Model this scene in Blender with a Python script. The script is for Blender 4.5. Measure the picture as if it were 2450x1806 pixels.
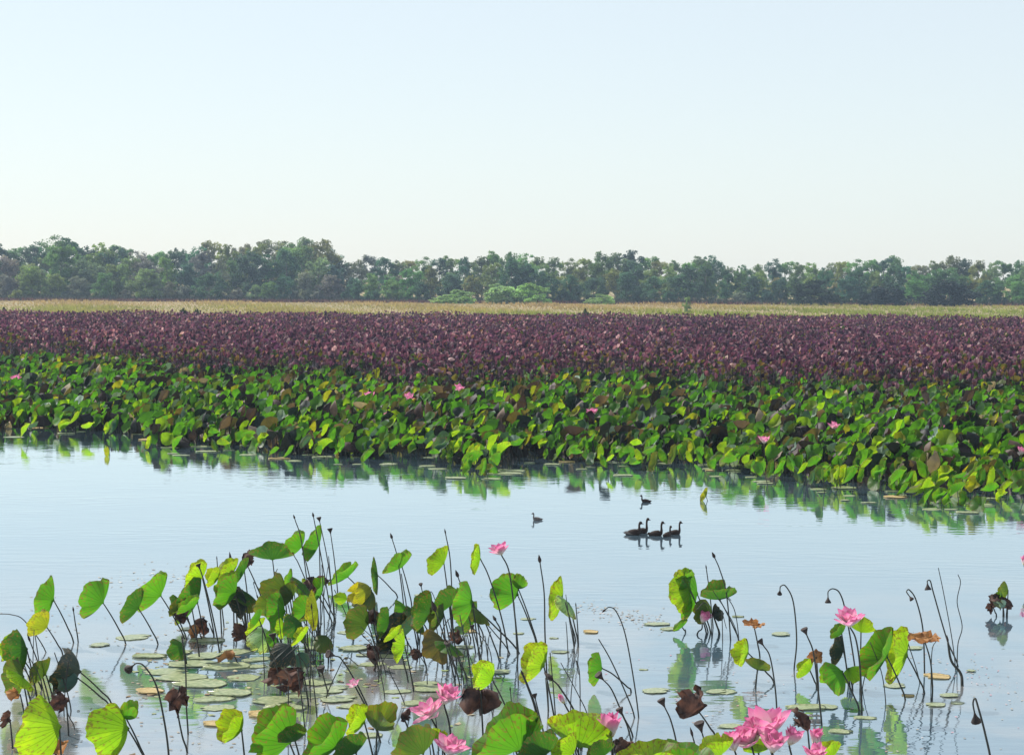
import bpy, math, random
import numpy as np
from mathutils import Vector, Matrix, noise as mnoise
R_ = math.radians
random.seed(7)
rng = np.random.default_rng(11)
for o in list(bpy.data.objects): bpy.data.objects.remove(o, do_unlink=True)
SC = bpy.context.scene
COL = SC.collection

# ------------------------------------------------------------------ camera
F, CX, CY = 4800.0, 1225.0, 903.0           # focal length and centre in photo pixels (2450 x 1806)
CAM_H = 5.0; K = F / 3800.0
cam_d = bpy.data.cameras.new('camera'); cam = bpy.data.objects.new('camera', cam_d); COL.objects.link(cam)
cam_d.sensor_width = 36.0; cam_d.lens = 36.0 * F / 2450.0; cam_d.clip_start = 0.1; cam_d.clip_end = 20000
RM = Matrix.Rotation(R_(90) - math.atan(233 / F), 3, 'X') @ Matrix.Rotation(R_(0.30), 3, 'Z')
cam.location = (0, 0, CAM_H); cam.rotation_euler = RM.to_euler()
SC.camera = cam
SC.render.resolution_x, SC.render.resolution_y = 1024, 754

# ------------------------------------------------------------------ sky and sun
SUN_AZ, SUN_EL = -52.0, 46.0                 # degrees from the view direction (left is negative), elevation
W = bpy.data.worlds.new('World'); SC.world = W; W.use_nodes = True
wn = W.node_tree.nodes; wl = W.node_tree.links
sky = wn.new('ShaderNodeTexSky'); sky.sky_type = 'NISHITA'; sky.sun_disc = False
sky.sun_elevation = R_(SUN_EL); sky.sun_rotation = R_(SUN_AZ)
sky.air_density = 1.0; sky.dust_density = 0.5; sky.ozone_density = 1.0; sky.altitude = 0
wn['Background'].inputs['Strength'].default_value = 0.128
veil = wn.new('ShaderNodeMix'); veil.data_type = 'RGBA'; veil.inputs[0].default_value = 0.70      # thin even high haze over the whole sky
veil.inputs[7].default_value = (4.95, 5.35, 5.5, 1)
wl.new(sky.outputs[0], veil.inputs[6]); wl.new(veil.outputs[2], wn['Background'].inputs['Color'])
sd = bpy.data.lights.new('sun', 'SUN'); sun = bpy.data.objects.new('sun', sd); COL.objects.link(sun)
sd.energy = 5.0; sd.angle = R_(0.53); sd.color = (1.0, 0.95, 0.86)
S = Vector((math.cos(R_(SUN_EL)) * math.sin(R_(SUN_AZ)), math.cos(R_(SUN_EL)) * math.cos(R_(SUN_AZ)), math.sin(R_(SUN_EL))))
sun.rotation_euler = S.to_track_quat('Z', 'Y').to_euler(); sun.location = (-60, 40, 60)
SC.view_settings.view_transform = 'Standard'; SC.view_settings.look = 'None'
SC.view_settings.exposure = 0.35; SC.view_settings.gamma = 1.0; SC.view_settings.use_curve_mapping = False
SC.render.engine = 'CYCLES'
SC.cycles.max_bounces = 6; SC.cycles.diffuse_bounces = 2; SC.cycles.glossy_bounces = 2
SC.cycles.transmission_bounces = 3; SC.cycles.volume_bounces = 0; SC.cycles.transparent_max_bounces = 4

# ------------------------------------------------------------------ helpers
def ray(px, py): return RM @ Vector(((px - CX) / F, (CY - py) / F, -1.0))
def at(px, py, z=0.0):
    d = ray(px, py); t = (z - CAM_H) / d.z
    return Vector((0, 0, CAM_H)) + d * t
def up(px, py, Y):
    d = ray(px, py); return Vector((0, 0, CAM_H)) + d * (Y / d.y)
def scale_at(Y): return F / Y                # photo pixels per metre
def empty(name, loc):
    o = bpy.data.objects.new(name, None); COL.objects.link(o); o.location = loc; o.empty_display_size = 0.1
    return o
def tag(o, label=None, cat=None, group=None, kind=None):
    if label: o['label'] = label
    if cat: o['category'] = cat
    if group: o['group'] = group
    if kind: o['kind'] = kind
    return o
def link(name, me, mat, parent=None, color=None, smooth=True):
    o = bpy.data.objects.new(name, me); COL.objects.link(o)
    if mat is not None and not me.materials: me.materials.append(mat)
    if parent: o.parent = parent
    if color: o.color = color
    return o
def mesh(name, v, f, smooth=True, attrs=None):
    me = bpy.data.meshes.new(name)
    me.from_pydata([tuple(p) for p in v], [], [tuple(q) for q in f])
    if smooth: me.polygons.foreach_set('use_smooth', [True] * len(me.polygons))
    for k, (typ, data) in (attrs or {}).items():
        a = me.attributes.new(k, typ, 'POINT')
        a.data.foreach_set({'FLOAT': 'value', 'FLOAT_VECTOR': 'vector', 'FLOAT_COLOR': 'color'}[typ], np.asarray(data, dtype=np.float32).ravel())
    me.update(); return me
def tri_mesh(name, V, T, col=None, smooth=True):
    me = bpy.data.meshes.new(name)
    me.vertices.add(len(V)); me.vertices.foreach_set('co', V.astype(np.float32).ravel())
    me.loops.add(T.size); me.loops.foreach_set('vertex_index', T.astype(np.int32).ravel())
    me.polygons.add(len(T)); me.polygons.foreach_set('loop_start', np.arange(0, T.size, 3, dtype=np.int32))
    if smooth: me.polygons.foreach_set('use_smooth', np.ones(len(T), dtype=bool))
    if col is not None:
        a = me.attributes.new('col', 'FLOAT_COLOR', 'POINT'); a.data.foreach_set('color', col.astype(np.float32).ravel())
    me.update(calc_edges=True); me.validate(); return me
def rotz(a):
    c, s = np.cos(a), np.sin(a); M = np.zeros((len(a), 3, 3)); M[:, 0, 0] = c; M[:, 0, 1] = -s; M[:, 1, 0] = s; M[:, 1, 1] = c; M[:, 2, 2] = 1
    return M
def rand_rot(n):
    q = rng.normal(size=(n, 4)); q /= np.linalg.norm(q, axis=1)[:, None]; w, x, y, z = q.T
    return np.stack([np.stack([1-2*(y*y+z*z), 2*(x*y-z*w), 2*(x*z+y*w)], 1), np.stack([2*(x*y+z*w), 1-2*(x*x+z*z), 2*(y*z-x*w)], 1), np.stack([2*(x*z-y*w), 2*(y*z+x*w), 1-2*(x*x+y*y)], 1)], 1)
def scatter(name, tpls, tid, pos, rot, scl, col, mat, tcol=None):
    """many small pieces in one mesh; tpls = list of (verts, tris[, per-vertex tint])"""
    VV, TT, CC, off = [], [], [], 0
    for k, tp in enumerate(tpls):
        v, t = tp[0], tp[1]
        idx = np.where(tid == k)[0]
        if not len(idx): continue
        P = np.einsum('nij,vj->nvi', rot[idx], v) * scl[idx][:, None, None] + pos[idx][:, None, :]
        VV.append(P.reshape(-1, 3)); n = len(idx)
        TT.append((t[None] + (np.arange(n) * len(v))[:, None, None] + off).reshape(-1, 3)); off += n * len(v)
        c = np.repeat(col[idx][:, None, :], len(v), 1)
        if len(tp) > 2: c = c * 1.0; c[:, :, :] = np.where(tp[2][None, :, None] > 0.5, np.array([0.035, 0.03, 0.025, 0.0])[None, None, :], c)
        CC.append(c.reshape(-1, 4))
    me = tri_mesh(name, np.concatenate(VV), np.concatenate(TT), np.concatenate(CC))
    return link(name, me, mat)
def catmull(pts, n=6):
    P = [Vector(p) for p in pts]
    if len(P) < 3: return P
    Q = [P[0] * 2 - P[1]] + P + [P[-1] * 2 - P[-2]]; out = []
    for i in range(1, len(Q) - 2):
        a, b, c, d = Q[i-1], Q[i], Q[i+1], Q[i+2]
        for k in range(n):
            t = k / n
            out.append(0.5 * ((2*b) + (c-a)*t + (2*a-5*b+4*c-d)*t*t + (3*b-a-3*c+d)*t**3))
    out.append(P[-1]); return out
def tube(path, r0, r1, sides=6, cap=True):
    """tapered tube along a path, as (verts, faces)"""
    n = len(path); V, Fc = [], []; ref = Vector((0, 1, 0.13)).normalized()
    for i, p in enumerate(path):
        t = (path[min(i+1, n-1)] - path[max(i-1, 0)])
        t = t.normalized() if t.length > 1e-9 else Vector((0, 0, 1))
        a = t.cross(ref); a = a.normalized() if a.length > 1e-6 else Vector((1, 0, 0)); b = t.cross(a)
        r = r0 + (r1 - r0) * i / (n - 1)
        if isinstance(r0, (list, tuple)): r = r0[i]
        for k in range(sides):
            g = 2 * math.pi * k / sides; V.append(p + (a * math.cos(g) + b * math.sin(g)) * r)
    for i in range(n - 1):
        for k in range(sides):
            k2 = (k + 1) % sides; Fc.append((i*sides+k, i*sides+k2, (i+1)*sides+k2, (i+1)*sides+k))
    if cap: Fc.append(tuple(range((n-1)*sides, n*sides))); Fc.append(tuple(reversed(range(sides))))
    return V, Fc
def lathe(prof, sides=10):
    """prof = [(r, z)...] about +Z"""
    V, Fc = [], []
    for r, z in prof:
        for k in range(sides):
            g = 2*math.pi*k/sides; V.append(Vector((r*math.cos(g), r*math.sin(g), z)))
    for i in range(len(prof)-1):
        for k in range(sides):
            k2 = (k+1) % sides; Fc.append((i*sides+k, i*sides+k2, (i+1)*sides+k2, (i+1)*sides+k))
    Fc.append(tuple(range((len(prof)-1)*sides, len(prof)*sides))); Fc.append(tuple(reversed(range(sides))))
    return V, Fc

# ------------------------------------------------------------------ materials
class NT:
    def __init__(s, name):
        s.m = bpy.data.materials.new(name); s.m.use_nodes = True; s.t = s.m.node_tree; s.t.nodes.clear()
        s.out = s.t.nodes.new('ShaderNodeOutputMaterial')
    def n(s, typ, **kw):
        x = s.t.nodes.new('ShaderNode' + typ)
        for k, v in kw.items():
            if k.startswith('i_'):
                key = k[2:]; key = int(key) if key.isdigit() else key.replace('_', ' ')
                s.set(x.inputs[key], v)
            else: setattr(x, k, v)
        return x
    def set(s, inp, v):
        if hasattr(v, 'is_linked') or isinstance(v, bpy.types.NodeSocket): s.t.links.new(v, inp)
        else: inp.default_value = v
    def math(s, op, a, b=0.0, c=None):
        x = s.n('Math', operation=op); s.set(x.inputs[0], a); s.set(x.inputs[1], b)
        if c is not None: s.set(x.inputs[2], c)
        return x.outputs[0]
    def mix(s, fac, a, b, mode='MIX'):
        x = s.n('Mix', data_type='RGBA', blend_type=mode); s.set(x.inputs[0], fac); s.set(x.inputs[6], a); s.set(x.inputs[7], b); return x.outputs[2]
    def ramp(s, fac, stops):
        x = s.n('ValToRGB'); s.set(x.inputs[0], fac); e = x.color_ramp.elements
        while len(e) < len(stops): e.new(0.5)
        for k, (p, c) in enumerate(stops): e[k].position = p; e[k].color = c
        return x.outputs[0]
    def noise(s, scale, detail=4, vec=None, rough=0.55):
        x = s.n('TexNoise'); x.inputs['Scale'].default_value = scale; x.inputs['Detail'].default_value = detail; x.inputs['Roughness'].default_value = rough
        if vec is not None: s.set(x.inputs['Vector'], vec)
        return x.outputs[0]
    def surf(s, sh): s.t.links.new(sh, s.out.inputs['Surface']); return s.m
def g(v): return (v, v, v, 1)

def leaf_material():
    b = NT('lotus_leaf_blade'); inf = b.n('ObjectInfo'); pol = b.n('Attribute', attribute_name='pol')
    sx = b.n('SeparateXYZ', i_0=pol.outputs['Vector'])
    ang = b.math('ARCTAN2', sx.outputs[1], sx.outputs[0])
    r = b.math('SQRT', b.math('ADD', b.math('MULTIPLY', sx.outputs[0], sx.outputs[0]), b.math('MULTIPLY', sx.outputs[1], sx.outputs[1])))
    pp = b.math('PINGPONG', b.math('MULTIPLY', ang, 21 / (2 * math.pi)), 0.5)
    vein = b.n('MapRange', i_0=b.math('MULTIPLY', pp, r), i_1=0.012, i_2=0.055, i_3=1.0, i_4=0.0).outputs[0]
    offs = b.n('VectorMath', operation='ADD', i_0=pol.outputs['Vector'])
    rv = b.n('CombineXYZ', i_0=b.math('MULTIPLY', inf.outputs['Random'], 37.0), i_1=b.math('MULTIPLY', inf.outputs['Random'], 11.0), i_2=0.0)
    b.t.links.new(rv.outputs[0], offs.inputs[1])
    n1 = b.noise(2.2, 4, offs.outputs[0]); n2 = b.noise(9, 5, offs.outputs[0])
    base = b.mix(b.math('MULTIPLY', n2, 0.55), inf.outputs['Color'], b.mix(1.0, inf.outputs['Color'], (0.55, 0.66, 0.7, 1), 'MULTIPLY'))
    yel = b.n('MapRange', i_0=b.math('ADD', b.math('MULTIPLY', n1, 1.3), b.math('MULTIPLY', r, 0.55)), i_1=1.02, i_2=1.45, i_3=0.0, i_4=0.7).outputs[0]
    base = b.mix(yel, base, b.mix(1.0, inf.outputs['Color'], (1.8, 1.3, 0.7, 1), 'MULTIPLY'))
    spot = b.n('MapRange', i_0=b.math('ADD', n2, b.math('MULTIPLY', r, 0.22)), i_1=0.71, i_2=0.79, i_3=0.0, i_4=0.8).outputs[0]
    base = b.mix(spot, base, (0.12, 0.065, 0.025, 1))
    geo = b.n('NewGeometry')
    upper = b.mix(0.5, base, b.mix(1.0, base, (0.65, 0.95, 1.5, 1), 'MULTIPLY'))
    base = b.mix(geo.outputs['Backfacing'], upper, base)
    base = b.mix(b.math('MULTIPLY', vein, 0.6), base, b.mix(1.0, base, (0.35, 0.45, 0.4, 1), 'MULTIPLY'))
    bump = b.n('Bump', i_Strength=0.35, i_Distance=0.01, i_Height=b.math('ADD', vein, b.math('MULTIPLY', n2, 0.8)))
    p = b.n('BsdfPrincipled', i_Base_Color=base, i_Roughness=0.5, i_Normal=bump.outputs[0]); p.inputs['Specular IOR Level'].default_value = 0.35
    tc = b.mix(1.0, base, (2.35, 2.35, 0.85, 1), 'MULTIPLY')
    t = b.n('BsdfTranslucent', i_Color=tc, i_Normal=bump.outputs[0])
    mx = b.n('MixShader', i_0=inf.outputs['Alpha'], i_1=p.outputs[0], i_2=t.outputs[0])
    return b.surf(mx.outputs[0])
def attr_leaf_material(name, trans=0.4, tint=(2.2, 2.3, 1.0, 1), rough=0.6, nscale=3.0):
    b = NT(name); a = b.n('Attribute', attribute_name='col'); geo = b.n('NewGeometry')
    n1 = b.n('MapRange', i_0=b.noise(nscale, 4, geo.outputs['Position'], .7), i_1=.35, i_2=.65).outputs[0]
    base = b.mix(b.math('MULTIPLY', n1, 0.7), a.outputs['Color'], b.mix(1.0, a.outputs['Color'], (0.55, 0.6, 0.65, 1), 'MULTIPLY'))
    p = b.n('BsdfPrincipled', i_Base_Color=base, i_Roughness=rough); p.inputs['Specular IOR Level'].default_value = 0.3
    t = b.n('BsdfTranslucent', i_Color=b.mix(1.0, base, tint, 'MULTIPLY'))
    mx = b.n('MixShader', i_0=b.math('MULTIPLY', a.outputs['Alpha'], trans), i_1=p.outputs[0], i_2=t.outputs[0])
    return b.surf(mx.outputs[0])
def tree_leaf_material():
    b = NT('tree_foliage'); inf = b.n('ObjectInfo'); a = b.n('Attribute', attribute_name='col'); geo = b.n('NewGeometry')
    base = b.mix(1.0, inf.outputs['Color'], a.outputs['Color'], 'MULTIPLY')
    n1 = b.noise(0.35, 3, geo.outputs['Position'])
    base = b.mix(n1, base, b.mix(1.0, base, (0.7, 0.85, 1.0, 1), 'MULTIPLY'))
    p = b.n('BsdfPrincipled', i_Base_Color=base, i_Roughness=0.65); p.inputs['Specular IOR Level'].default_value = 0.25
    t = b.n('BsdfTranslucent', i_Color=b.mix(1.0, base, (1.5, 1.7, 0.9, 1), 'MULTIPLY'))
    return b.surf(b.n('MixShader', i_0=0.35, i_1=p.outputs[0], i_2=t.outputs[0]).outputs[0])
def simple(name, c0, c1, scale=8.0, rough=0.7, bump=0.3, trans=0.0, coords='Object'):
    b = NT(name); tc = b.n('TexCoord'); n1 = b.noise(scale, 5, tc.outputs[coords])
    col = b.mix(b.n('MapRange', i_0=n1, i_1=0.35, i_2=0.65).outputs[0], c0 + (1,), c1 + (1,))
    bp = b.n('Bump', i_Strength=bump, i_Distance=0.02, i_Height=n1)
    p = b.n('BsdfPrincipled', i_Base_Color=col, i_Roughness=rough, i_Normal=bp.outputs[0]); p.inputs['Specular IOR Level'].default_value = 0.3
    if trans:
        t = b.n('BsdfTranslucent', i_Color=b.mix(1.0, col, (1.8, 1.5, 1.2, 1), 'MULTIPLY'))
        return b.surf(b.n('MixShader', i_0=trans, i_1=p.outputs[0], i_2=t.outputs[0]).outputs[0])
    return b.surf(p.outputs[0])
def petal_material():
    b = NT('lotus_petal'); a = b.n('Attribute', attribute_name='pt'); sx = b.n('SeparateXYZ', i_0=a.outputs['Vector'])
    st = b.noise(1.0, 2, b.n('VectorMath', operation='MULTIPLY', i_0=a.outputs['Vector'], i_1=(3, 40, 1)).outputs[0])
    f = b.math('ADD', sx.outputs[0], b.math('MULTIPLY', b.math('SUBTRACT', st, 0.5), 0.3))
    c = b.ramp(f, [(0.0, (0.82, 0.74, 0.55, 1)), (0.3, (0.90, 0.80, 0.79, 1)), (0.62, (0.86, 0.44, 0.58, 1)), (1.0, (0.74, 0.11, 0.36, 1))])
    p = b.n('BsdfPrincipled', i_Base_Color=c, i_Roughness=0.5); p.inputs['Specular IOR Level'].default_value = 0.25
    t = b.n('BsdfTranslucent', i_Color=c)
    return b.surf(b.n('MixShader', i_0=0.45, i_1=p.outputs[0], i_2=t.outputs[0]).outputs[0])
def water_material():
    b = NT('pond_water'); geo = b.n('NewGeometry'); P = geo.outputs['Position']
    sc = b.n('Mapping', i_Vector=P, i_Scale=(0.55, 1.5, 1.0))
    n1 = b.noise(2.6, 2, sc.outputs[0], 0.5); n2 = b.noise(0.25, 2, P)
    sy = b.n('SeparateXYZ', i_0=P)
    # silt and algae film: strongest in the shallow near water, in loose patches
    near = b.n('MapRange', i_0=sy.outputs[1], i_1=18.0 * K, i_2=30.0 * K, i_3=1.0, i_4=0.0).outputs[0]
    patch = b.noise(0.35, 6, b.n('Mapping', i_Vector=P, i_Scale=(1, 0.8, 1)).outputs[0], 0.62)
    film = b.math('MULTIPLY', near, b.n('MapRange', i_0=b.math('ADD', patch, b.n('MapRange', i_0=sy.outputs[0], i_1=-6.5, i_2=-1.0, i_3=0.13, i_4=0.0).outputs[0]), i_1=0.45, i_2=0.62, i_3=0.0, i_4=1.0).outputs[0])
    fine = b.noise(14, 4, P)
    filmc = b.mix(fine, (0.20, 0.17, 0.14, 1), (0.40, 0.33, 0.29, 1))
    base = b.mix(b.math('MULTIPLY', film, 0.7), (0.075, 0.125, 0.165, 1), filmc)
    rough = b.math('ADD', 0.03, b.math('MULTIPLY', film, 0.10))
    amp = b.math('MULTIPLY', b.n('MapRange', i_0=n2, i_1=0.35, i_2=0.65, i_3=0.12, i_4=1.2).outputs[0], n1)
    bp = b.n('Bump', i_Strength=0.13, i_Distance=0.05, i_Height=amp)
    fr = b.n('Fresnel', i_IOR=2.9, i_Normal=bp.outputs[0])
    gl = b.n('BsdfGlossy', i_Color=(0.91, 0.98, 1.0, 1), i_Roughness=rough, i_Normal=bp.outputs[0]); df = b.n('BsdfDiffuse', i_Color=base)
    return b.surf(b.n('MixShader', i_0=b.math('MINIMUM', b.math('MULTIPLY', fr.outputs[0], 1.45), .97), i_1=df.outputs[0], i_2=gl.outputs[0]).outputs[0])
def ground_material():
    b = NT('marsh_ground'); geo = b.n('NewGeometry'); P = geo.outputs['Position']
    n1 = b.noise(0.05, 6, b.n('Mapping', i_Vector=P, i_Scale=(0.4, 1, 1)).outputs[0]); n2 = b.noise(1.5, 4, P)
    c = b.ramp(b.math('ADD', b.math('MULTIPLY', n1, 0.7), b.math('MULTIPLY', n2, 0.3)), [(0.3, (0.16, 0.15, 0.045, 1)), (0.5, (0.24, 0.18, 0.075, 1)), (0.7, (0.30, 0.21, 0.10, 1))])
    p = b.n('BsdfPrincipled', i_Base_Color=c, i_Roughness=0.95)
    return b.surf(p.outputs[0])
M = {}
M['leaf'] = leaf_material()
M['bed'] = attr_leaf_material('lotus_bed_leaf', .85, nscale=7.0)
M['dry'] = attr_leaf_material('withered_lotus_leaf', 1.0, (1.6, 1.2, 1.2, 1), 0.7, 1.2)
M['grass'] = attr_leaf_material('marsh_grass', 1.0, (1.2, 1.2, 0.9, 1), 0.8, 0.06)
M['tree'] = tree_leaf_material()
M['bark'] = simple('pale_bark', (0.10, 0.085, 0.075), (0.22, 0.19, 0.17), 3, 0.9)
M['stem'] = simple('lotus_stem', (0.018, 0.024, 0.026), (0.045, 0.042, 0.032), 30, 0.6, 0.2)
M['pod'] = simple('seed_pod_husk', (0.018, 0.013, 0.014), (0.055, 0.036, 0.03), 25, 0.75, 0.6)
M['brown'] = simple('dead_leaf', (0.026, 0.018, 0.020), (0.115, 0.06, 0.046), 9, 0.75, 0.7, 0.25)
M['rust'] = simple('rust_dry_leaf', (0.22, 0.10, 0.045), (0.42, 0.22, 0.09), 9, 0.75, 0.6, 0.25)
M['petal'] = petal_material()
M['receptacle'] = simple('flower_receptacle', (0.45, 0.40, 0.05), (0.6, 0.5, 0.1), 20, 0.6)
M['pad'] = simple('floating_pad', (0.13, 0.175, 0.08), (0.36, 0.38, 0.23), 4, 0.3, 0.2)
M['pad_dry'] = simple('withered_pad', (0.30, 0.20, 0.08), (0.42, 0.34, 0.16), 6, 0.6, 0.3)
M['duck'] = simple('duck_plumage', (0.010, 0.008, 0.009), (0.045, 0.027, 0.022), 30, 0.8, 0.4)
M['duck_grey'] = simple('grey_plumage', (0.05, 0.045, 0.05), (0.20, 0.17, 0.16), 24, 0.8, 0.4)
M['bill'] = simple('duck_bill', (0.02, 0.02, 0.022), (0.04, 0.035, 0.035), 30, 0.4)
M['flake'] = attr_leaf_material('floating_flake', 0.0, (1, 1, 1, 1), 0.8)
M['water'] = water_material(); M['ground'] = ground_material()

# ------------------------------------------------------------------ ground and water
def ground():
    xs = [-7000, -900, -300, -150, -60, 0, 60, 150, 300, 900, 7000]
    ys = [-400, -60, 10, 60, 120, 152 * K, 156 * K, 162 * K, 230 * K, 300 * K, 340 * K, 400 * K, 900, 2000, 9000]
    V, Fc = [], []
    for y in ys:
        for x in xs:
            z = -0.7 if y <= 152 * K else (-0.05 if y <= 156 * K else 0.12)
            V.append((x, y, z))
    n = len(xs)
    for j in range(len(ys) - 1):
        for i in range(n - 1): Fc.append((j*n+i, j*n+i+1, (j+1)*n+i+1, (j+1)*n+i))
    o = link('ground', mesh('ground', V, Fc, False), M['ground']); tag(o, kind='structure')
ground()
w = link('water', mesh('water', [(-320, -60, 0), (320, -60, 0), (320, 158 * K, 0), (-320, 158 * K, 0)], [(0, 1, 2, 3)], False), M['water']); tag(w, kind='structure')

# ------------------------------------------------------------------ grass strip
def grass():
    n = 30000
    y = K * (150 + (330 - 150) * rng.random(n) ** 1.15); half = y * 0.34
    x = (rng.random(n) * 2 - 1) * half
    k = 5; V, T = [], []
    r2 = np.random.default_rng(3)
    for i in range(k):
        a = r2.random() * 6.28; h = 0.5 + 0.5 * r2.random(); lx, ly = r2.normal(0, .22, 2)
        c, s = math.cos(a) * .09, math.sin(a) * .09; bx, by = r2.normal(0, .12, 2)
        V += [(bx - c, by - s, 0), (bx + c, by + s, 0), (bx + lx, by + ly, h)]; T.append((3*i, 3*i+1, 3*i+2))
    tp = (np.array(V), np.array(T))
    t = np.clip((y / K - 215) / 120, 0, 1)
    green = np.array([0.29, 0.34, 0.06]); tan = np.array([0.50, 0.35, 0.16]); ol = np.array([0.40, 0.36, 0.11])
    wav = 0.5 + 0.5 * np.sin(x * 0.05 + 1.3 * np.sin(y * 0.03) + 2.0)
    f = np.clip(t * 1.3 + (wav - 0.5) * 0.6 + rng.normal(0, .12, n) + np.clip(-x / 220, -.35, .25), 0, 1)
    c3 = np.where(f[:, None] < .5, green + (ol - green) * (f * 2)[:, None], ol + (tan - ol) * (f * 2 - 1)[:, None])
    c3 *= (0.75 + 0.5 * rng.random(n))[:, None]
    col = np.concatenate([c3, np.full((n, 1), .35)], 1)
    o = scatter('marsh_grass', [tp], np.zeros(n, int), np.stack([x, y, np.full(n, .1)], 1), rotz(rng.random(n) * 6.28), (0.35 + 0.45 * rng.random(n)) * (1 + .35 * np.sin(x * .21 + y * .05)), col, M['grass'])
    tag(o, 'strip of dry tan and lime marsh grass before the tree line', 'grass', kind='stuff')
    # low red-brown brush at the foot of the trees
    n = 14000; y = K * 327 + 26 * rng.random(n); x = (rng.random(n) * 2 - 1) * 150
    dens = 0.45 + 0.55 * (x < 10)
    keep = rng.random(n) < dens; x, y = x[keep], y[keep]; n = len(x)
    c3 = np.where((y < K * 327 + 6)[:, None], np.array([0.15, 0.06, 0.055]), np.array([0.055, 0.06, 0.045])) * (0.6 + 0.9 * rng.random(n))[:, None]
    col = np.concatenate([c3, np.full((n, 1), .2)], 1)
    o = scatter('undergrowth', [tp], np.zeros(n, int), np.stack([x, y, np.full(n, .1)], 1), rotz(rng.random(n) * 6.28), np.where(y < K * 327 + 6, .6, 1.0) * (1 + 1.0 * rng.random(n)), col, M['grass'])
    tag(o, 'low reddish brown brush along the foot of the tree line', 'brush', kind='stuff')
grass()

# ------------------------------------------------------------------ trees
def crown_tpl(seed, kind):
    """unit tree (height 1): returns crown mesh and trunk mesh"""
    r = np.random.default_rng(seed); clumps = []; limbs = []
    spec = {'gum': (14, .18, .76, .25, .155, 8), 'round': (14, .12, .74, .34, .19, 7), 'bush': (13, .08, .62, .52, .25, 7)}[kind]
    nm, h0, hs, rad0, lobe, nsub = spec
    for i in range(nm):                                   # main lobes, each a cluster of small leafy sprays
        u = i / (nm - 1); a = i * 2.4 + r.normal(0, .5); h = h0 + hs * u + r.normal(0, .03)
        rad = rad0 * (math.sin(math.pi * (.18 + .72 * u)) ** .7 if kind == 'gum' else math.sqrt(max(.03, 1 - u ** 2.2))) * (.45 + .65 * r.random())
        c = np.array([math.cos(a) * rad, math.sin(a) * rad, h]); limbs.append(c); lr = lobe * (.75 + .5 * r.random()); lt_ = .6 + .75 * r.random()
        for k in range(nsub):
            d = r.normal(size=3); d /= np.linalg.norm(d); d[2] = d[2] * .75 + .12
            clumps.append((c + d * lr * (.45 + .5 * r.random()), lr * (.30 + .32 * r.random()), lr * (.24 + .25 * r.random()), lt_ * (.75 + .5 * r.random())))
    n_leaf = {'gum': 60, 'round': 66, 'bush': 64}[kind]
    V, T, C = [], [], []; o = 0
    ls = {'gum': .0165, 'bush': .034, 'round': .021}[kind]
    for c, rx, rz, tint in clumps:
        m = int(n_leaf * (0.7 + .6 * r.random()))
        d = r.normal(size=(m, 3)); d /= np.linalg.norm(d, axis=1)[:, None]; d *= (r.random(m) ** .5)[:, None]
        P = c + d * np.array([rx, rx, rz])
        q = r.normal(size=(m, 3)); q /= np.linalg.norm(q, axis=1)[:, None]
        q2 = np.cross(q, r.normal(size=(m, 3))); q2 /= np.linalg.norm(q2, axis=1)[:, None]
        s = ls * (0.6 + .8 * r.random(m))[:, None]
        V.append(np.stack([P - q*s, P - q2*s*.65, P + q*s, P + q2*s*.65], 1).reshape(-1, 3))
        b = np.arange(m)[:, None] * 4 + o; T.append(np.concatenate([b + [0, 1, 2], b + [0, 2, 3]], 0)); o += 4 * m
        cc = tint * (0.8 + .4 * r.random(m)); C.append(np.repeat(np.stack([cc * (0.95 + .15 * r.random(m)), cc, cc * .95, np.ones(m)], 1), 4, 0))
    crown = tri_mesh('crown', np.concatenate(V), np.concatenate(T), np.concatenate(C), False); crown.materials.append(M['tree'])
    TV, TF = [], []
    def add(vf):
        b = len(TV); TV.extend(vf[0]); TF.extend([tuple(i + b for i in f) for f in vf[1]])
    bend = r.normal(0, .02, 2); hh = .85 if kind == 'gum' else .6
    tr = [Vector((bend[0] * math.sin(3 * t), bend[1] * math.sin(2.2 * t), hh * t - .01)) for t in (0, .25, .5, .75, 1)]
    add(tube(tr, .017, .006, 6))
    for c in limbs[::2]:
        t = max(.2, min(.9, (c[2] - .14) / hh)); p0 = Vector((bend[0] * math.sin(3*t), bend[1] * math.sin(2.2*t), hh * t)); p1 = Vector(c)
        add(tube([p0, p0.lerp(p1, .5) + Vector((0, 0, .015)), p1], .007, .003, 4))
    trunk = mesh('trunk', TV, TF); trunk.materials.append(M['bark'])
    return crown, trunk
TPL = {k: [crown_tpl(s + 10 * j, k) for s in range(n)] for j, (k, n) in enumerate((('gum', 10), ('bush', 4), ('round', 7)))}
PROF = [(-80, 600), (0, 590), (40, 603), (100, 582), (145, 563), (180, 592), (260, 592), (330, 600), (390, 607), (470, 592), (510, 580), (560, 590), (620, 580), (680, 592), (720, 586), (765, 584), (800, 602), (835, 627), (900, 622), (1000, 626), (1100, 618), (1200, 611), (1270, 612), (1330, 625), (1400, 620), (1440, 608), (1530, 606), (1570, 625), (1640, 624), (1680, 616), (1740, 630), (1800, 632), (1870, 625), (1940, 629), (2040, 625), (2130, 620), (2200, 635), (2260, 620), (2330, 631), (2400, 628), (2540, 625)]
px_, py_ = zip(*PROF)
def top_y(x): return float(np.interp(x, px_, py_))
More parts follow.
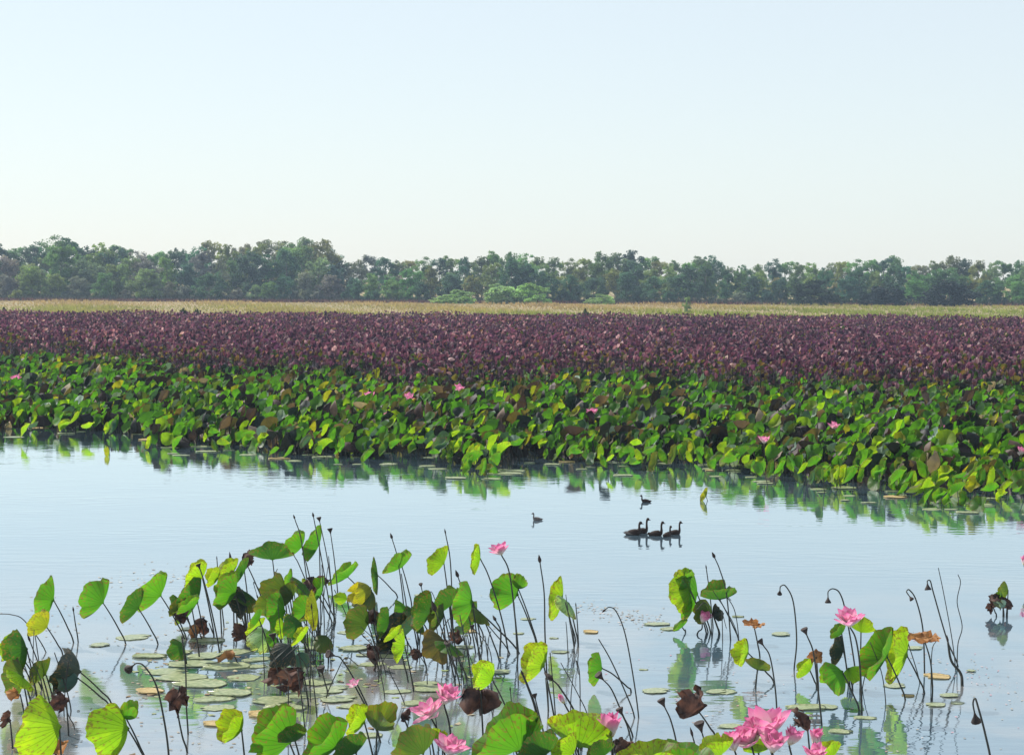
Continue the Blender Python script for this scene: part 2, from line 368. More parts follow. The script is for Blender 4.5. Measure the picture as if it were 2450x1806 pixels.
LAND = [(20, 'left edge of photo'), (150, 'under the highest treetop'), (300, 'right of the highest treetop'), (420, 'above the dark grass sprig'), (520, 'by the domed crowns'), (640, 'tall stretch left of centre'), (760, 'left of the skyline drop'), (900, 'right of the skyline drop'), (1080, 'behind the leftmost pale bush'), (1200, 'behind the middle pale bushes'), (1340, 'between the pale bushes'), (1470, 'behind the smallest pale bush'), (1600, 'left of the lone sapling'), (1720, 'right of the lone sapling'), (1850, 'left of the dark clumps'), (2000, 'above the leftmost dark clump'), (2120, 'above the middle dark clump'), (2270, 'above the biggest dark clump'), (2420, 'right edge of photo')]
def landmark(x): return min(LAND, key=lambda l: abs(l[0] - x))[1]
ORD = ['first', 'second', 'third', 'fourth', 'fifth', 'sixth', 'seventh', 'eighth', 'ninth', 'tenth', 'eleventh', 'twelfth', 'thirteenth', 'fourteenth', 'fifteenth', 'sixteenth', 'seventeenth', 'eighteenth', 'nineteenth', 'twentieth']

def settle(items):
    """items = [(object, label, photo_x)]: number those that would share a label from the left"""
    by = {}
    for o, l, x in items: by.setdefault(l, []).append((x, o))
    for l, L in by.items():
        L.sort(key=lambda t: t[0])
        for k, (x, o) in enumerate(L): o['label'] = l if len(L) == 1 else '%s, %s from left' % (l, ORD[k]) if k < len(ORD) else l
trees = []
def tree(px, ytop, Y, kind, color, label, wide=1.0, cat='tree', name='gum_tree', group='trees along the far side of the marsh'):
    Y = Y * K; h = up(px, ytop, Y).z - 0.1; x = up(px, 700, Y).x
    t = empty(name, (x, Y, 0.1)); cr, tr = random.choice(TPL[kind])
    sx = h * wide
    for nm, me in (('trunk', tr), ('crown', cr)):
        o = link(nm, me, None, t); o.color = color
    t.scale = (sx, sx, h); t.rotation_euler.z = random.uniform(0, 6.28)
    tag(t, label, cat, group); trees.append((t, label, px)); return t
def tc(base, v=.18): return tuple(max(0.004, b * random.uniform(1 - v, 1 + v)) for b in base) + (1,)
HUES = [((0.175, 0.225, 0.13), 'grey-green'), ((0.135, 0.225, 0.09), 'mid green'), ((0.20, 0.215, 0.08), 'olive'), ((0.065, 0.125, 0.09), 'blue-green'), ((0.19, 0.18, 0.17), 'greyish')]
x = -70.0
while x < 2530:
    hue, hn = random.choice(HUES[:4] if x > 900 else HUES)
    tree(x, top_y(x) + random.uniform(-3, 9), 372 + random.uniform(-8, 14), 'gum', tc(hue), '%s gum tree, back row, %s' % (hn, landmark(x)), random.uniform(.85, 1.25)); x += random.uniform(26, 42)
x = -60.0
while x < 2520:
    hue, hn = random.choice(HUES[1:4] if x > 850 else HUES)
    tree(x, top_y(x) + random.uniform(14, 42), 350 + random.uniform(-6, 8), random.choice(('gum', 'round')), tc(hue), '%s tree, middle row, %s' % (hn, landmark(x)), random.uniform(.85, 1.15)); x += random.uniform(33, 50)
FRONT = [(12, 655, 'round', 4), (78, 636, 'round', 2), (130, 655, 'round', 2), (185, 660, 'round', 4), (245, 652, 'round', 1), (300, 690, 'bush', 4), (350, 640, 'round', 0), (405, 672, 'round', 4), (440, 678, 'bush', 4), (500, 650, 'round', 3), (565, 685, 'bush', 4), (610, 680, 'round', 0), (645, 672, 'round', 1), (680, 660, 'round', 3), (730, 650, 'round', 4), (790, 655, 'round', 4), (855, 668, 'round', 3), (935, 668, 'round', 1), (1005, 672, 'round', 3), (1080, 655, 'round', 3), (1310, 660, 'round', 3), (1365, 655, 'round', 3), (1420, 662, 'round', 3), (1500, 650, 'round', 3), (1560, 660, 'round', 3), (1625, 655, 'round', 3), (1690, 640, 'gum', 3), (1740, 650, 'gum', 3), (1800, 660, 'round', 3), (1865, 665, 'round', 3), (2030, 660, 'round', 3), (2190, 665, 'round', 1), (2360, 668, 'round', 3), (2435, 672, 'round', 1), (40, 690, 'bush', 2), (160, 692, 'bush', 4), (265, 694, 'bush', 2), (385, 696, 'bush', 4), (525, 690, 'bush', 4), (700, 688, 'bush', 4), (760, 690, 'bush', 4), (830, 694, 'bush', 3), (895, 690, 'bush', 3), (970, 694, 'bush', 1), (1350, 690, 'bush', 3), (1530, 692, 'bush', 3), (1600, 694, 'bush', 3), (1770, 694, 'bush', 4), (1835, 692, 'bush', 3), (2390, 696, 'bush', 3)]
for fx, fy, k, hi in FRONT:
    hue, hn = HUES[hi]
    tree(fx, fy, 336 + random.uniform(-3, 4), k, tc(hue, .12), '%s %s, front row, %s' % (hn, 'slender gum' if k == 'gum' else 'low thicket bush' if k == 'bush' else 'bushy tree', landmark(fx)), random.uniform(.95, 1.25) if k != 'bush' else 1.0, name='bushy_tree' if k != 'gum' else 'gum_tree')
PALE = (0.36, 0.46, 0.20); DK = (0.010, 0.020, 0.022)
for fx, fy, wd, c, l in [(1055, 706, 1.4, PALE, 'low pale green bush on the left foot of the leftmost round bush'), (1098, 690, 1.25, PALE, 'pale green round bush, leftmost of the bright bushes before the trees'),
                         (1200, 675, 1.0, (0.28, 0.37, 0.18), 'greyish pale round bush touching the brightest one on its right'), (1266, 673, .95, (0.36, 0.50, 0.17), 'brightest round green bush, largest before the tree line'),
                         (1440, 701, 1.3, PALE, 'small pale dome-shaped bush standing alone right of the larger bushes'),
                         (1945, 664, 1.0, (0.03, 0.05, 0.03), 'dark green bushy clump, leftmost of the three dark clumps'), (2118, 677, 1.35, DK, 'wide dark clump, middle of the three dark clumps on the right'), (2268, 667, 1.15, DK, 'biggest and darkest dense clump before the trees on the right')]:
    tree(fx, fy, 324 if c is not DK else 320, 'bush', tc(c, .05), l, wd * (1.75 if c is not DK else 1.6), 'bush', 'round_bush', 'bushes at the foot of the tree line')
# the lone sapling and sprigs in the grass
t = tree(1645, 712, 230, 'gum', (0.20, 0.27, 0.13, 1), 'lone small sapling with pale crown standing in the grass strip', .75, 'tree', 'sapling', 'saplings in the grass')
for fx, fy, Y in [(10, 731, 170), (95, 738, 168), (198, 739, 168), (440, 730, 166), (470, 735, 165), (540, 741, 165), (1402, 734, 170)]:
    tree(fx, fy, Y, 'bush', (0.05, 0.06, 0.03, 1), 'dark sprig in the grass strip, %s' % ('at the left edge of the photo' if fx < 50 else 'below the left trees' if fx < 300 else 'below the tall stretch' if fx < 700 else 'below the smallest pale bush'), .4, 'sprig', 'sprig', 'sprigs in the grass')
settle(trees)

# ------------------------------------------------------------------ lotus leaves
def blade(half, reach, beta=.55, curl=.25, bow=.25, wave=.05, seed=0, nr=8, ns=44, asym=0.0, jag=.028, tip=.2):
    """peltate leaf folded about the axis through its stalk: X = way the fold opens, Y = fold axis, Z = to the near half"""
    r = random.Random(seed); ph = [r.uniform(0, 6.28) for _ in range(4)]; kk = [3, 5, 8, 13]; n0, nw, nd_ = r.uniform(0, 6.28), r.uniform(.05, .16), (r.uniform(.15, .5) if r.random() < .55 and ns > 20 else 0)
    V, Fc, pol = [Vector((-.05 * reach, 0, 0))], [], [(0, 0, 0)]
    for i in range(1, nr + 1):
        rr = i / nr
        for k in range(ns):
            a = 2 * math.pi * k / ns
            rim = 1 + ((.05 * math.sin(3*a+ph[0]) + .035 * math.sin(7*a+ph[1])) + jag * (math.sin(13*a+ph[2]) * .6 + math.sin(19*a+ph[3]) * .5)) * rr + (tip * max(0, math.sin(a)) ** 7 + .35 * tip * max(0, -math.sin(a)) ** 7) * rr * rr
            da = abs((a - n0 + math.pi) % (2 * math.pi) - math.pi); rim -= nd_ * max(0, 1 - da / nw) * rr * rr
            x, y = rr * rim * math.cos(a), rr * rim * math.sin(a)
            s = abs(x); sg = 1 if x > 0 else -1
            bb = beta * (1 + asym * sg) + curl * s * s * math.sin(a*1.0 + ph[2])
            sm = math.sqrt(s*s + .012) - .05 - .0595
            X = reach * (sm * math.cos(bb) + bow * y * y * (1 if abs(y) < 9 else 1))
            Z = reach * s * sg * math.sin(bb)
            wv = wave * rr * rr * (math.sin(kk[0]*a+ph[3]) * .6 + math.sin(kk[1]*a+ph[0]) * .5 + math.sin(kk[2]*a+ph[1]) * .3 + math.sin(kk[3]*a+ph[2]) * .18 * rr)
            nx, nz = -math.sin(bb) , math.cos(bb) * sg
            X += wv * 2 * half * nx * .6; Z += wv * 2 * half * nz
            V.append(Vector((X, half * y, Z))); pol.append((x, y, 0))
    for k in range(ns): Fc.append((0, 1 + k, 1 + (k+1) % ns))
    for i in range(nr - 1):
        for k in range(ns):
            k2 = (k+1) % ns; b = 1 + i*ns; c = 1 + (i+1)*ns
            Fc.append((b+k, c+k, c+k2, b+k2))
    return V, Fc, pol
def basis(theta, tau=0.0, yaw=0.0):
    """image direction theta (degrees, 0 right, 90 up) of the fold's opening as world axes; tau turns the leaf on its fold axis"""
    a = R_(theta); X = Vector((math.cos(a), 0, math.sin(a))); Z = Vector((0, -1, 0)); Y = Z.cross(X)
    m = Matrix((X, Y, Z)).transposed()
    return Matrix.Rotation(R_(yaw), 3, 'Z') @ m @ Matrix.Rotation(R_(tau), 3, 'Y')
KIND = {'lime': (0.145, 0.225, 0.010, .6), 'green': (0.054, 0.152, 0.011, .54), 'mid': (0.032, 0.092, 0.012, .48), 'dark': (0.009, 0.021, 0.013, .10), 'olive': (0.060, 0.090, 0.016, .45),  # dark: shade on backlit upper faces put into the leaf colour
        'pale': (0.26, 0.36, 0.17, .35), 'yellow': (0.19, 0.19, 0.012, .5), 'brownish': (0.085, 0.065, 0.022, .35), 'glauc': (0.045, 0.095, 0.06, .3), 'silver': (0.19, 0.27, 0.20, .15)}  # silver: pale glaucous tone with skylight sheen put into the colour
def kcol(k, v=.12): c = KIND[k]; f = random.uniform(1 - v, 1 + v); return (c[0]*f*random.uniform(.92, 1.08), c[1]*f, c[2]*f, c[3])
def stem_path(pts_px, Yb, Yt):
    """base first; depth runs from the base's to the tip's"""
    n = len(pts_px); out = []
    for i, (a, b) in enumerate(pts_px): out.append(up(a, b, Yb + (Yt - Yb) * i / max(1, n - 1)))
    return out
LEAVES = []
def leaf(label, kind, ax, ay, th, reach, span, bx, by, beta=34, tau=None, via=None, wave=.075, bow=.22, dead=False):
    base = at(bx, by); sd_ = hash((ax, ay)) % 9973; rr = random.Random(sd_)
    Yb = base.y; Yt = Yb + rr.uniform(-.18, .18)
    t = empty('lotus_leaf' if not dead else 'dead_lotus_leaf', base)
    A = up(ax, ay, Yt); s = scale_at(Yt)
    mid = via or [((bx * .62 + ax * .38) + (bx - ax) * .06, by * .62 + ay * .38), ((bx * .28 + ax * .72) + (bx - ax) * .05, by * .28 + ay * .72)]
    P = stem_path([(bx, by)] + mid + [(ax, ay)], Yb, Yt)
    P = [Vector((base.x + (base.x - P[1].x) * .1, base.y, -.35))] + P
    Q = catmull(P, 5)
    v, f = tube([q - base for q in Q], .0118, .0078, 6)
    link('stem', mesh('stem', v, f), M['stem'], t)
    half = span * 1.15 / 2 / s; rch = .84 * reach / s / max(.45, math.cos(R_(beta)) + bow * .3)
    ta = rr.uniform(-16, 16) if tau is None else tau
    V, Fc, pol = blade(half, rch, R_(beta), .3, bow, wave, sd_, asym=rr.uniform(-.25, .25)) if not dead else blade(half, rch, R_(beta), .5, bow, wave, sd_, 7, 30, rr.uniform(-.3, .3), .10)
    if dead:                                            # dried and crumpled
        q = 2.6 / max(half, rch)
        V = [p + mnoise.noise_vector(p * q + Vector((sd_, 0, 0))) * max(half, rch) * .30 + mnoise.noise_vector(p * q * 2.7 + Vector((0, sd_, 0))) * max(half, rch) * .13 for p in V]
    if not dead and 140 <= th <= 200: th -= 11
    B = basis(th, ta, rr.uniform(-10, 10)); off = A - base
    me = mesh('blade', [B @ p + off for p in V], Fc, True, {'pol': ('FLOAT_VECTOR', pol)})
    if dead: link('blade', me, M[kind], t)
    else: link('blade', me, M['leaf'], t, kcol(kind))
    tag(t, label, 'lotus leaf' if not dead else 'dead leaf', 'standing lotus leaves in the foreground' if not dead else 'dead lotus leaves in the foreground')
    LEAVES.append(t); return t
Lf = leaf
# left group
Lf('rounded green leaf left of the yellow folded one, near the left edge', 'green', 128, 1435, 178, 56, 88, 176, 1537)
Lf('yellowing folded leaf with dark torn hole at the left', 'yellow', 112, 1500, 160, 62, 58, 150, 1566)
Lf('lone bright green leaf leaning left on a long bare stalk', 'green', 246, 1441, 160, 66, 88, 301, 1541)
Lf('smaller green leaf overlapped by a larger leaf on its right', 'mid', 331, 1455, 160, 46, 74, 378, 1541)
Lf('green leaf with pointed top corner, right of a smaller overlapped leaf', 'green', 384, 1424, 158, 66, 88, 440, 1527)
Lf('large mid green leaf leaning over the curled tan dead leaf', 'mid', 472, 1440, 168, 66, 98, 488, 1523)
Lf('lime leaf with a dark pod before it, top left of the big clump', 'lime', 484, 1382, 155, 54, 62, 512, 1520)
Lf('small lime leaf between two lime leaves atop the left clump', 'lime', 522, 1384, 165, 40, 42, 530, 1515)
Lf('lime leaf beside the dark shrivelled leaf atop the left clump', 'lime', 557, 1370, 150, 46, 54, 560, 1512)
Lf('green leaf hanging below the three lime leaves', 'green', 562, 1420, 168, 70, 78, 592, 1530)
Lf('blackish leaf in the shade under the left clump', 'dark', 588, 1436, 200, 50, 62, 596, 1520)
Lf('small green leaf behind the dark shrivelled leaf', 'mid', 585, 1368, 165, 26, 56, 600, 1505)
Lf('dark green leaf cut by the left edge of the photo', 'mid', 64, 1552, 200, 72, 84, 92, 1690)
Lf('lower dark green leaf at the left edge above the rust leaf', 'olive', 56, 1618, 195, 62, 76, 78, 1700)
Lf('lime leaf half out of frame at the left edge', 'lime', 34, 1548, 170, 40, 62, 100, 1650)
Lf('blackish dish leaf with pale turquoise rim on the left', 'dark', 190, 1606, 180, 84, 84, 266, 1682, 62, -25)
Lf('pale turquoise underside showing beneath the blackish dish leaf', 'glauc', 186, 1622, 200, 78, 40, 262, 1690, 40)
Lf('big yellow-green leaf with dark veins in the bottom left corner', 'lime', 142, 1738, 195, 140, 128, 150, 1880, 36)
Lf('big lime leaf with curled top, right of the veined corner leaf', 'lime', 305, 1742, 195, 126, 104, 352, 1830, 30)
Lf('narrow green leaf curling up behind the big lime leaf', 'green', 303, 1720, 70, 62, 34, 350, 1826, 30)
Lf('yellow-green leaf with upturned right tip above the bottom edge', 'lime', 578, 1746, 165, 80, 66, 588, 1850)
Lf('large green leaf on the bottom edge left of the twin leaves', 'green', 692, 1775, 160, 122, 132, 722, 1860)
Lf('narrow green lobe right of the large bottom leaf', 'mid', 706, 1772, 110, 50, 56, 728, 1862)
Lf('glossy green leaf on the bottom edge below the pod stalks', 'green', 805, 1788, 150, 96, 112, 822, 1880)
Lf('shaded green leaf on the bottom edge right of the glossy one', 'mid', 852, 1800, 130, 62, 74, 862, 1890)
Lf('yellow-green leaf left of the pointed upright leaf', 'lime', 872, 1728, 165, 58, 68, 900, 1850)
Lf('pointed olive leaf standing upright near the open flower', 'olive', 902, 1745, 66, 92, 62, 898, 1850, 28)
Lf('dark olive leaf at the bottom beside the thick dead stalk', 'olive', 1012, 1800, 125, 92, 92, 1020, 1900)
Lf('small lime dish under the double pink flower', 'lime', 1032, 1768, 95, 34, 64, 1046, 1860, 40)
# middle clump
Lf('green leaf at the very top of the clump, left of a pair', 'green', 722, 1308, 160, 54, 56, 751, 1432)
Lf('green leaf at the very top of the clump, right of a pair', 'green', 764, 1302, 170, 46, 72, 767, 1440)
Lf('dark hat-shaped leaf left of the topmost pair', 'mid', 652, 1338, 92, 40, 84, 662, 1440, 50, 20)
Lf('olive leaf above the rusty curled strip in the clump', 'olive', 680, 1412, 175, 70, 60, 690, 1515)
Lf('narrow dark olive leaf below the rusty curled strip', 'olive', 664, 1452, 185, 66, 40, 690, 1535)
Lf('broad green leaf in the middle of the left clump', 'green', 681, 1462, 190, 66, 84, 700, 1570)
Lf('bright green leaf right of the broad one in the clump', 'green', 732, 1462, 165, 50, 60, 738, 1570)
Lf('pale lime leaf stretching down to the pads from the clump', 'pale', 646, 1512, 218, 84, 50, 660, 1590)
Lf('small lime leaf tucked under the broad clump leaf', 'lime', 682, 1500, 200, 32, 40, 700, 1585)
Lf('shaded green leaf drooping below the bright clump leaf', 'mid', 720, 1490, 215, 56, 62, 735, 1590)
Lf('yellow tinged upright leaf on the right of the clump', 'yellow', 760, 1458, 195, 34, 78, 766, 1575)
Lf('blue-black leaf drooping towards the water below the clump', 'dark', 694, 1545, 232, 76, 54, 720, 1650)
Lf('small lime leaf standing among the pod stalks', 'green', 832, 1380, 140, 38, 68, 861, 1412)
Lf('slim leaf standing edge-on like a blade', 'mid', 904, 1376, 195, 22, 70, 951, 1428, 24)
Lf('yellow-green drooping leaf under the edge-on blade leaf', 'yellow', 886, 1406, 205, 78, 42, 905, 1540)
Lf('olive leaf hanging steeply under the edge-on blade leaf', 'olive', 888, 1412, 238, 80, 42, 908, 1545)
Lf('olive-green leaf spreading left over yellow pads', 'olive', 880, 1492, 175, 72, 68, 900, 1560)
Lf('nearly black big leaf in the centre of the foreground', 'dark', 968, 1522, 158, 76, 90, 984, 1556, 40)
Lf('pale rim leaf pressed behind the nearly black one', 'glauc', 990, 1500, 150, 34, 84, 1000, 1560, 40)
Lf('mid green leaf right above the nearly black one', 'mid', 1030, 1466, 172, 64, 78, 1048, 1580)
Lf('blue-green leaf crossed by a pod stalk in the centre', 'mid', 1078, 1448, 150, 56, 66, 1092, 1590)
Lf('bright green leaf with dark raised tip in the centre', 'green', 1130, 1440, 188, 68, 84, 1150, 1610)
Lf('brown-edged leaf drooping above curved stalks in the centre', 'brownish', 1062, 1532, 212, 72, 70, 1090, 1610)
Lf('green heart-shaped leaf crossed by a tall pod stalk', 'green', 962, 1356, 128, 44, 64, 985, 1448)
Lf('lime oval leaf left of the lone tall pod', 'lime', 1062, 1347, 162, 44, 66, 1082, 1520)
Lf('small lime oval leaf beside the topmost pink flower', 'lime', 1149, 1336, 185, 30, 58, 1216, 1560, via=[(1198, 1470), (1170, 1380)])
Lf('big green leaf with pointed upper right tip under the topmost flower', 'green', 1238, 1422, 172, 92, 72, 1283, 1540, 30)
Lf('narrow raised tip behind the big pointed leaf', 'green', 1240, 1408, 75, 48, 30, 1286, 1545)
Lf('lime leaf to the right of the tall thin pod stalk', 'lime', 1346, 1434, 182, 46, 86, 1377, 1532)
Lf('pale rolled leaf hanging against the lime leaf', 'pale', 1361, 1442, 222, 40, 58, 1383, 1540, 18)
Lf('lime leaf in the open water below the big pointed leaf', 'lime', 1301, 1592, 165, 74, 84, 1330, 1745)
Lf('lime leaf above the brown crumpled leaf in the centre', 'lime', 1178, 1626, 165, 70, 64, 1225, 1730)
Lf('small green leaf with brown tip standing in open water', 'green', 1440, 1598, 190, 48, 64, 1510, 1655, via=[(1500, 1642), (1466, 1612)])
Lf('large green leaf on the bottom edge right of the crumpled brown one', 'green', 1240, 1790, 140, 128, 142, 1265, 1890)
Lf('dark green fold along the large bottom leaf', 'mid', 1268, 1760, 100, 70, 60, 1285, 1890)
Lf('shaded green leaf on the bottom edge left of the tall lime leaf', 'mid', 1304, 1806, 120, 82, 82, 1310, 1910)
Lf('tall lime leaf behind the pink bud on the bottom edge', 'lime', 1385, 1785, 75, 112, 128, 1380, 1880, 30)
Lf('lower lime lobe under the tall lime leaf', 'lime', 1372, 1800, 160, 66, 70, 1390, 1890)
Lf('dark green leaf just left of the pink bud', 'mid', 1446, 1806, 115, 52, 56, 1450, 1900)
Lf('lime dome leaf on the bottom edge right of the pink bud', 'lime', 1560, 1834, 100, 76, 118, 1565, 1930, 45)
Lf('lime dome leaf on the bottom edge under the rust crumpled leaf', 'green', 1640, 1838, 92, 82, 110, 1650, 1940, 45)
Lf('lime leaf on the bottom edge left of the flower cluster', 'lime', 1724, 1805, 120, 66, 70, 1735, 1900)
# right group
Lf('small round green leaf at the back of the right clump', 'green', 1642, 1390, 112, 36, 42, 1690, 1515)
Lf('lime leaf behind the large leaf of the right clump', 'lime', 1650, 1412, 195, 62, 84, 1694, 1512)
Lf('large green leaf with dark slit in the right clump', 'green', 1668, 1420, 188, 66, 94, 1700, 1514)
Lf('dark green round leaf on the right side of the right clump', 'mid', 1722, 1434, 95, 56, 68, 1768, 1534)
Lf('pale-tipped leaf above the small pink flower of the right clump', 'olive', 1702, 1462, 190, 62, 46, 1720, 1516)
Lf('blackish crumpled leaf right of the small pink flower', 'dark', 1706, 1470, 20, 32, 34, 1722, 1518)
Lf('small green leaf at the waterline of the right clump', 'green', 1632, 1500, 140, 20, 34, 1640, 1512)
Lf('little lime leaf beside a tall dry-leaf stalk', 'lime', 1790, 1562, 178, 48, 54, 1852, 1634)
Lf('small dark green cup-shaped leaf on the right', 'olive', 1812, 1602, 72, 38, 50, 1808, 1648, 30)
Lf('small lime leaf with dark right edge on the right', 'lime', 1938, 1604, 155, 40, 48, 1954, 1645)
Lf('small dark green leaf below the cup-shaped pink flower', 'mid', 2014, 1516, 150, 34, 38, 2030, 1640)
Lf('black leaf left of the pink flower stalk', 'dark', 2018, 1556, 182, 44, 58, 2034, 1650)
Lf('green leaf reaching down left beside the pink flower stalk', 'green', 2015, 1606, 215, 74, 68, 2056, 1700)
Lf('lime leaf directly behind the cup-shaped pink flower', 'lime', 2060, 1512, 75, 44, 52, 2058, 1640)
Lf('big green leaf, left of the right-hand pair', 'green', 2122, 1570, 165, 68, 108, 2166, 1674, 38)
Lf('big lime leaf, right of the right-hand pair', 'lime', 2170, 1568, 180, 66, 110, 2212, 1658, 34)
Lf('low lime leaf dipping into the water by the flower stalk', 'lime', 2030, 1598, 300, 48, 46, 2040, 1652)
Lf('small lime leaf under the flower cluster at the bottom', 'lime', 1815, 1800, 100, 46, 54, 1822, 1890)
Lf('lime leaf on the bottom edge right of the flower cluster', 'lime', 1990, 1812, 130, 50, 64, 1998, 1900)
# dead leaves
Lf('dark shrivelled leaf crowning the left clump', 'brown', 582, 1334, 340, 34, 34, 628, 1440, 30, wave=.16, dead=True)
Lf('rusty curled leaf strip lying across the left clump', 'rust', 692, 1420, 188, 58, 22, 706, 1520, 24, wave=.12, dead=True)
Lf('large brown crumpled leaf on its stalk in the bottom centre', 'brown', 1150, 1652, 262, 72, 66, 1160, 1870, 26, wave=.18, dead=True)
Lf('rust brown crumpled leaf standing alone over open water', 'brown', 1672, 1702, 128, 78, 66, 1712, 1765, 40, wave=.14, dead=True)
Lf('brown shrivelled leaf above the pink flower cluster', 'brown', 1932, 1742, 125, 66, 34, 1940, 1840, 26, wave=.16, dead=True)
Lf('dark brown leaf mass hanging below the left clump', 'brown', 728, 1618, 200, 78, 52, 738, 1690, 40, wave=.17, dead=True)
Lf('brown leaf scrap behind the veined corner leaf', 'brown', 158, 1668, 205, 50, 42, 164, 1760, 30, wave=.16, dead=True)
Lf('rust coloured leaf scrap low at the left edge', 'rust', 48, 1660, 175, 38, 26, 60, 1720, 30, wave=.15, dead=True)
Lf('dark purple-brown leaf scrap at the left edge below the rust one', 'brown', 24, 1722, 160, 30, 34, 30, 1790, 30, wave=.18, dead=True)
Lf('brown withered leaf hanging straight down on the left', 'brown', 430, 1640, 262, 88, 42, 448, 1800, 22, via=[(436, 1760), (424, 1690)], wave=.15, dead=True)
Lf('small tan dead leaf beside the mid green leaf', 'rust', 476, 1508, 190, 34, 26, 482, 1530, 30, wave=.12, dead=True)
Lf('folded dark brown leaf standing upright in the centre water', 'brown', 896, 1536, 268, 74, 24, 897, 1606, 16, via=[(897, 1580), (896, 1560)], wave=.1, dead=True)
Lf('small orange dry leaf atop a thin stalk on the right', 'rust', 1804, 1498, 85, 16, 40, 1818, 1572, 55, wave=.14, dead=True)
Lf('wide orange dry leaf atop a dark stalk on the right', 'rust', 2212, 1532, 88, 22, 60, 2230, 1676, 58, via=[(2231, 1640), (2226, 1580)], wave=.15, dead=True)
Lf('olive-brown dead leaf clinging below a right-hand pod', 'rust', 1952, 1556, 262, 42, 26, 1958, 1650, 24, wave=.14, dead=True)
Lf('thick dead stalk with shrivelled leaf in the bottom centre', 'brown', 962, 1706, 330, 30, 26, 1014, 1860, 24, wave=.15, dead=True)
Lf('brown crumpled leaf drooping from the far right clump of debris', 'brown', 2398, 1428, 250, 34, 46, 2402, 1474, 40, wave=.18, dead=True)

# low litter of the dense clumps
for q in [('crumpled black leaf at the waterline under the lime trio', 'brown', 500, 1490, 200, 44, 30, 512, 1524), ('dark scrap under the large mid green leaf', 'brown', 420, 1466, 330, 40, 22, 446, 1530), ('dark rotting leaf at the foot of the left clump', 'brown', 590, 1505, 215, 50, 36, 604, 1545),
          ('brown rag hanging inside the left clump', 'brown', 742, 1392, 250, 44, 26, 760, 1500), ('dark strip stretched towards the small lime leaf', 'brown', 790, 1384, 195, 48, 16, 800, 1470), ('grey-brown curl right of the edge-on leaf stand', 'brown', 888, 1462, 285, 50, 30, 902, 1540),
          ('black rag on the water left of the curved stalks', 'brown', 1010, 1560, 200, 40, 22, 1020, 1600), ('tan torn leaf low beside the pale lime leaf', 'rust', 560, 1566, 190, 46, 20, 566, 1584), ('dark rag by the raised-tip leaf in the centre', 'brown', 1060, 1462, 215, 44, 22, 1080, 1560),
          ('dark folded leaf floating left of the yellow pads', 'brown', 1106, 1520, 180, 40, 20, 1112, 1540), ('black lump of leaf under the blue-black drooping leaf', 'brown', 680, 1606, 210, 60, 34, 690, 1650), ('dark rag below the pink bud', 'brown', 1480, 1768, 285, 50, 44, 1488, 1850), ('brown scrap at the foot of the veined corner leaf', 'rust', 130, 1770, 290, 50, 40, 140, 1870),
          ('grey lump at the foot of the far right debris clump', 'brown', 2376, 1452, 185, 22, 20, 2384, 1474)]:
    Lf(*q, 30, wave=.14, dead=True)
for q in [('greenish leaf on the far right debris clump', 'olive', 2412, 1412, 190, 30, 34, 2410, 1472), ('pale torn leaf across the far right debris clump', 'silver', 2410, 1446, 180, 46, 18, 2408, 1474), ('dark green leaf in the far right debris clump', 'mid', 2400, 1430, 200, 26, 34, 2400, 1473), ('folded green leaf low on the pads under the left clump', 'mid', 440, 1545, 205, 52, 44, 446, 1590), ('dull green leaf behind the broad clump leaf', 'olive', 700, 1430, 160, 44, 60, 708, 1520), ('grey-green leaf at the right foot of the clump', 'olive', 780, 1520, 250, 56, 38, 786, 1580),
          ('pale blue-green leaf dipping below the clump', 'glauc', 716, 1560, 285, 52, 34, 724, 1610), ('shaded leaf between the two centre greens', 'olive', 1060, 1476, 175, 46, 56, 1070, 1590), ('lime scrap leaf right of the yellow tinged upright leaf', 'lime', 830, 1432, 185, 40, 24, 846, 1530), ('bluish leaf lying on the water behind the centre pads', 'glauc', 1120, 1508, 180, 44, 20, 1126, 1530)]:
    Lf(*q)

small = []; rs = random.Random(5)
for (xa, xb, ya, yb_, cnt, zone) in [(560, 800, 1390, 1530, 13, 'left clump'), (930, 1150, 1440, 1560, 9, 'centre group'), (380, 520, 1420, 1500, 3, 'lime trio'), (10, 110, 1560, 1660, 3, 'left edge group'), (1150, 1420, 1740, 1800, 4, 'bottom centre leaves')]:
    for i in range(cnt):
        ax = rs.uniform(xa, xb); ay = rs.uniform(ya, yb_); k = rs.choice(('green', 'green', 'mid', 'lime', 'olive')); sz = rs.uniform(34, 58)
        t = Lf('x', k, ax, ay, rs.choice((rs.gauss(160, 20), rs.gauss(160, 20), rs.uniform(200, 250))), sz * rs.uniform(.55, .9), sz * 1.15, ax + rs.uniform(8, 46), ay + rs.uniform(55, 120), rs.uniform(26, 50))
        small.append((t, 'small %s leaf tucked into the %s' % ({'mid': 'deep green'}.get(k, k), zone), ax))
settle(small)

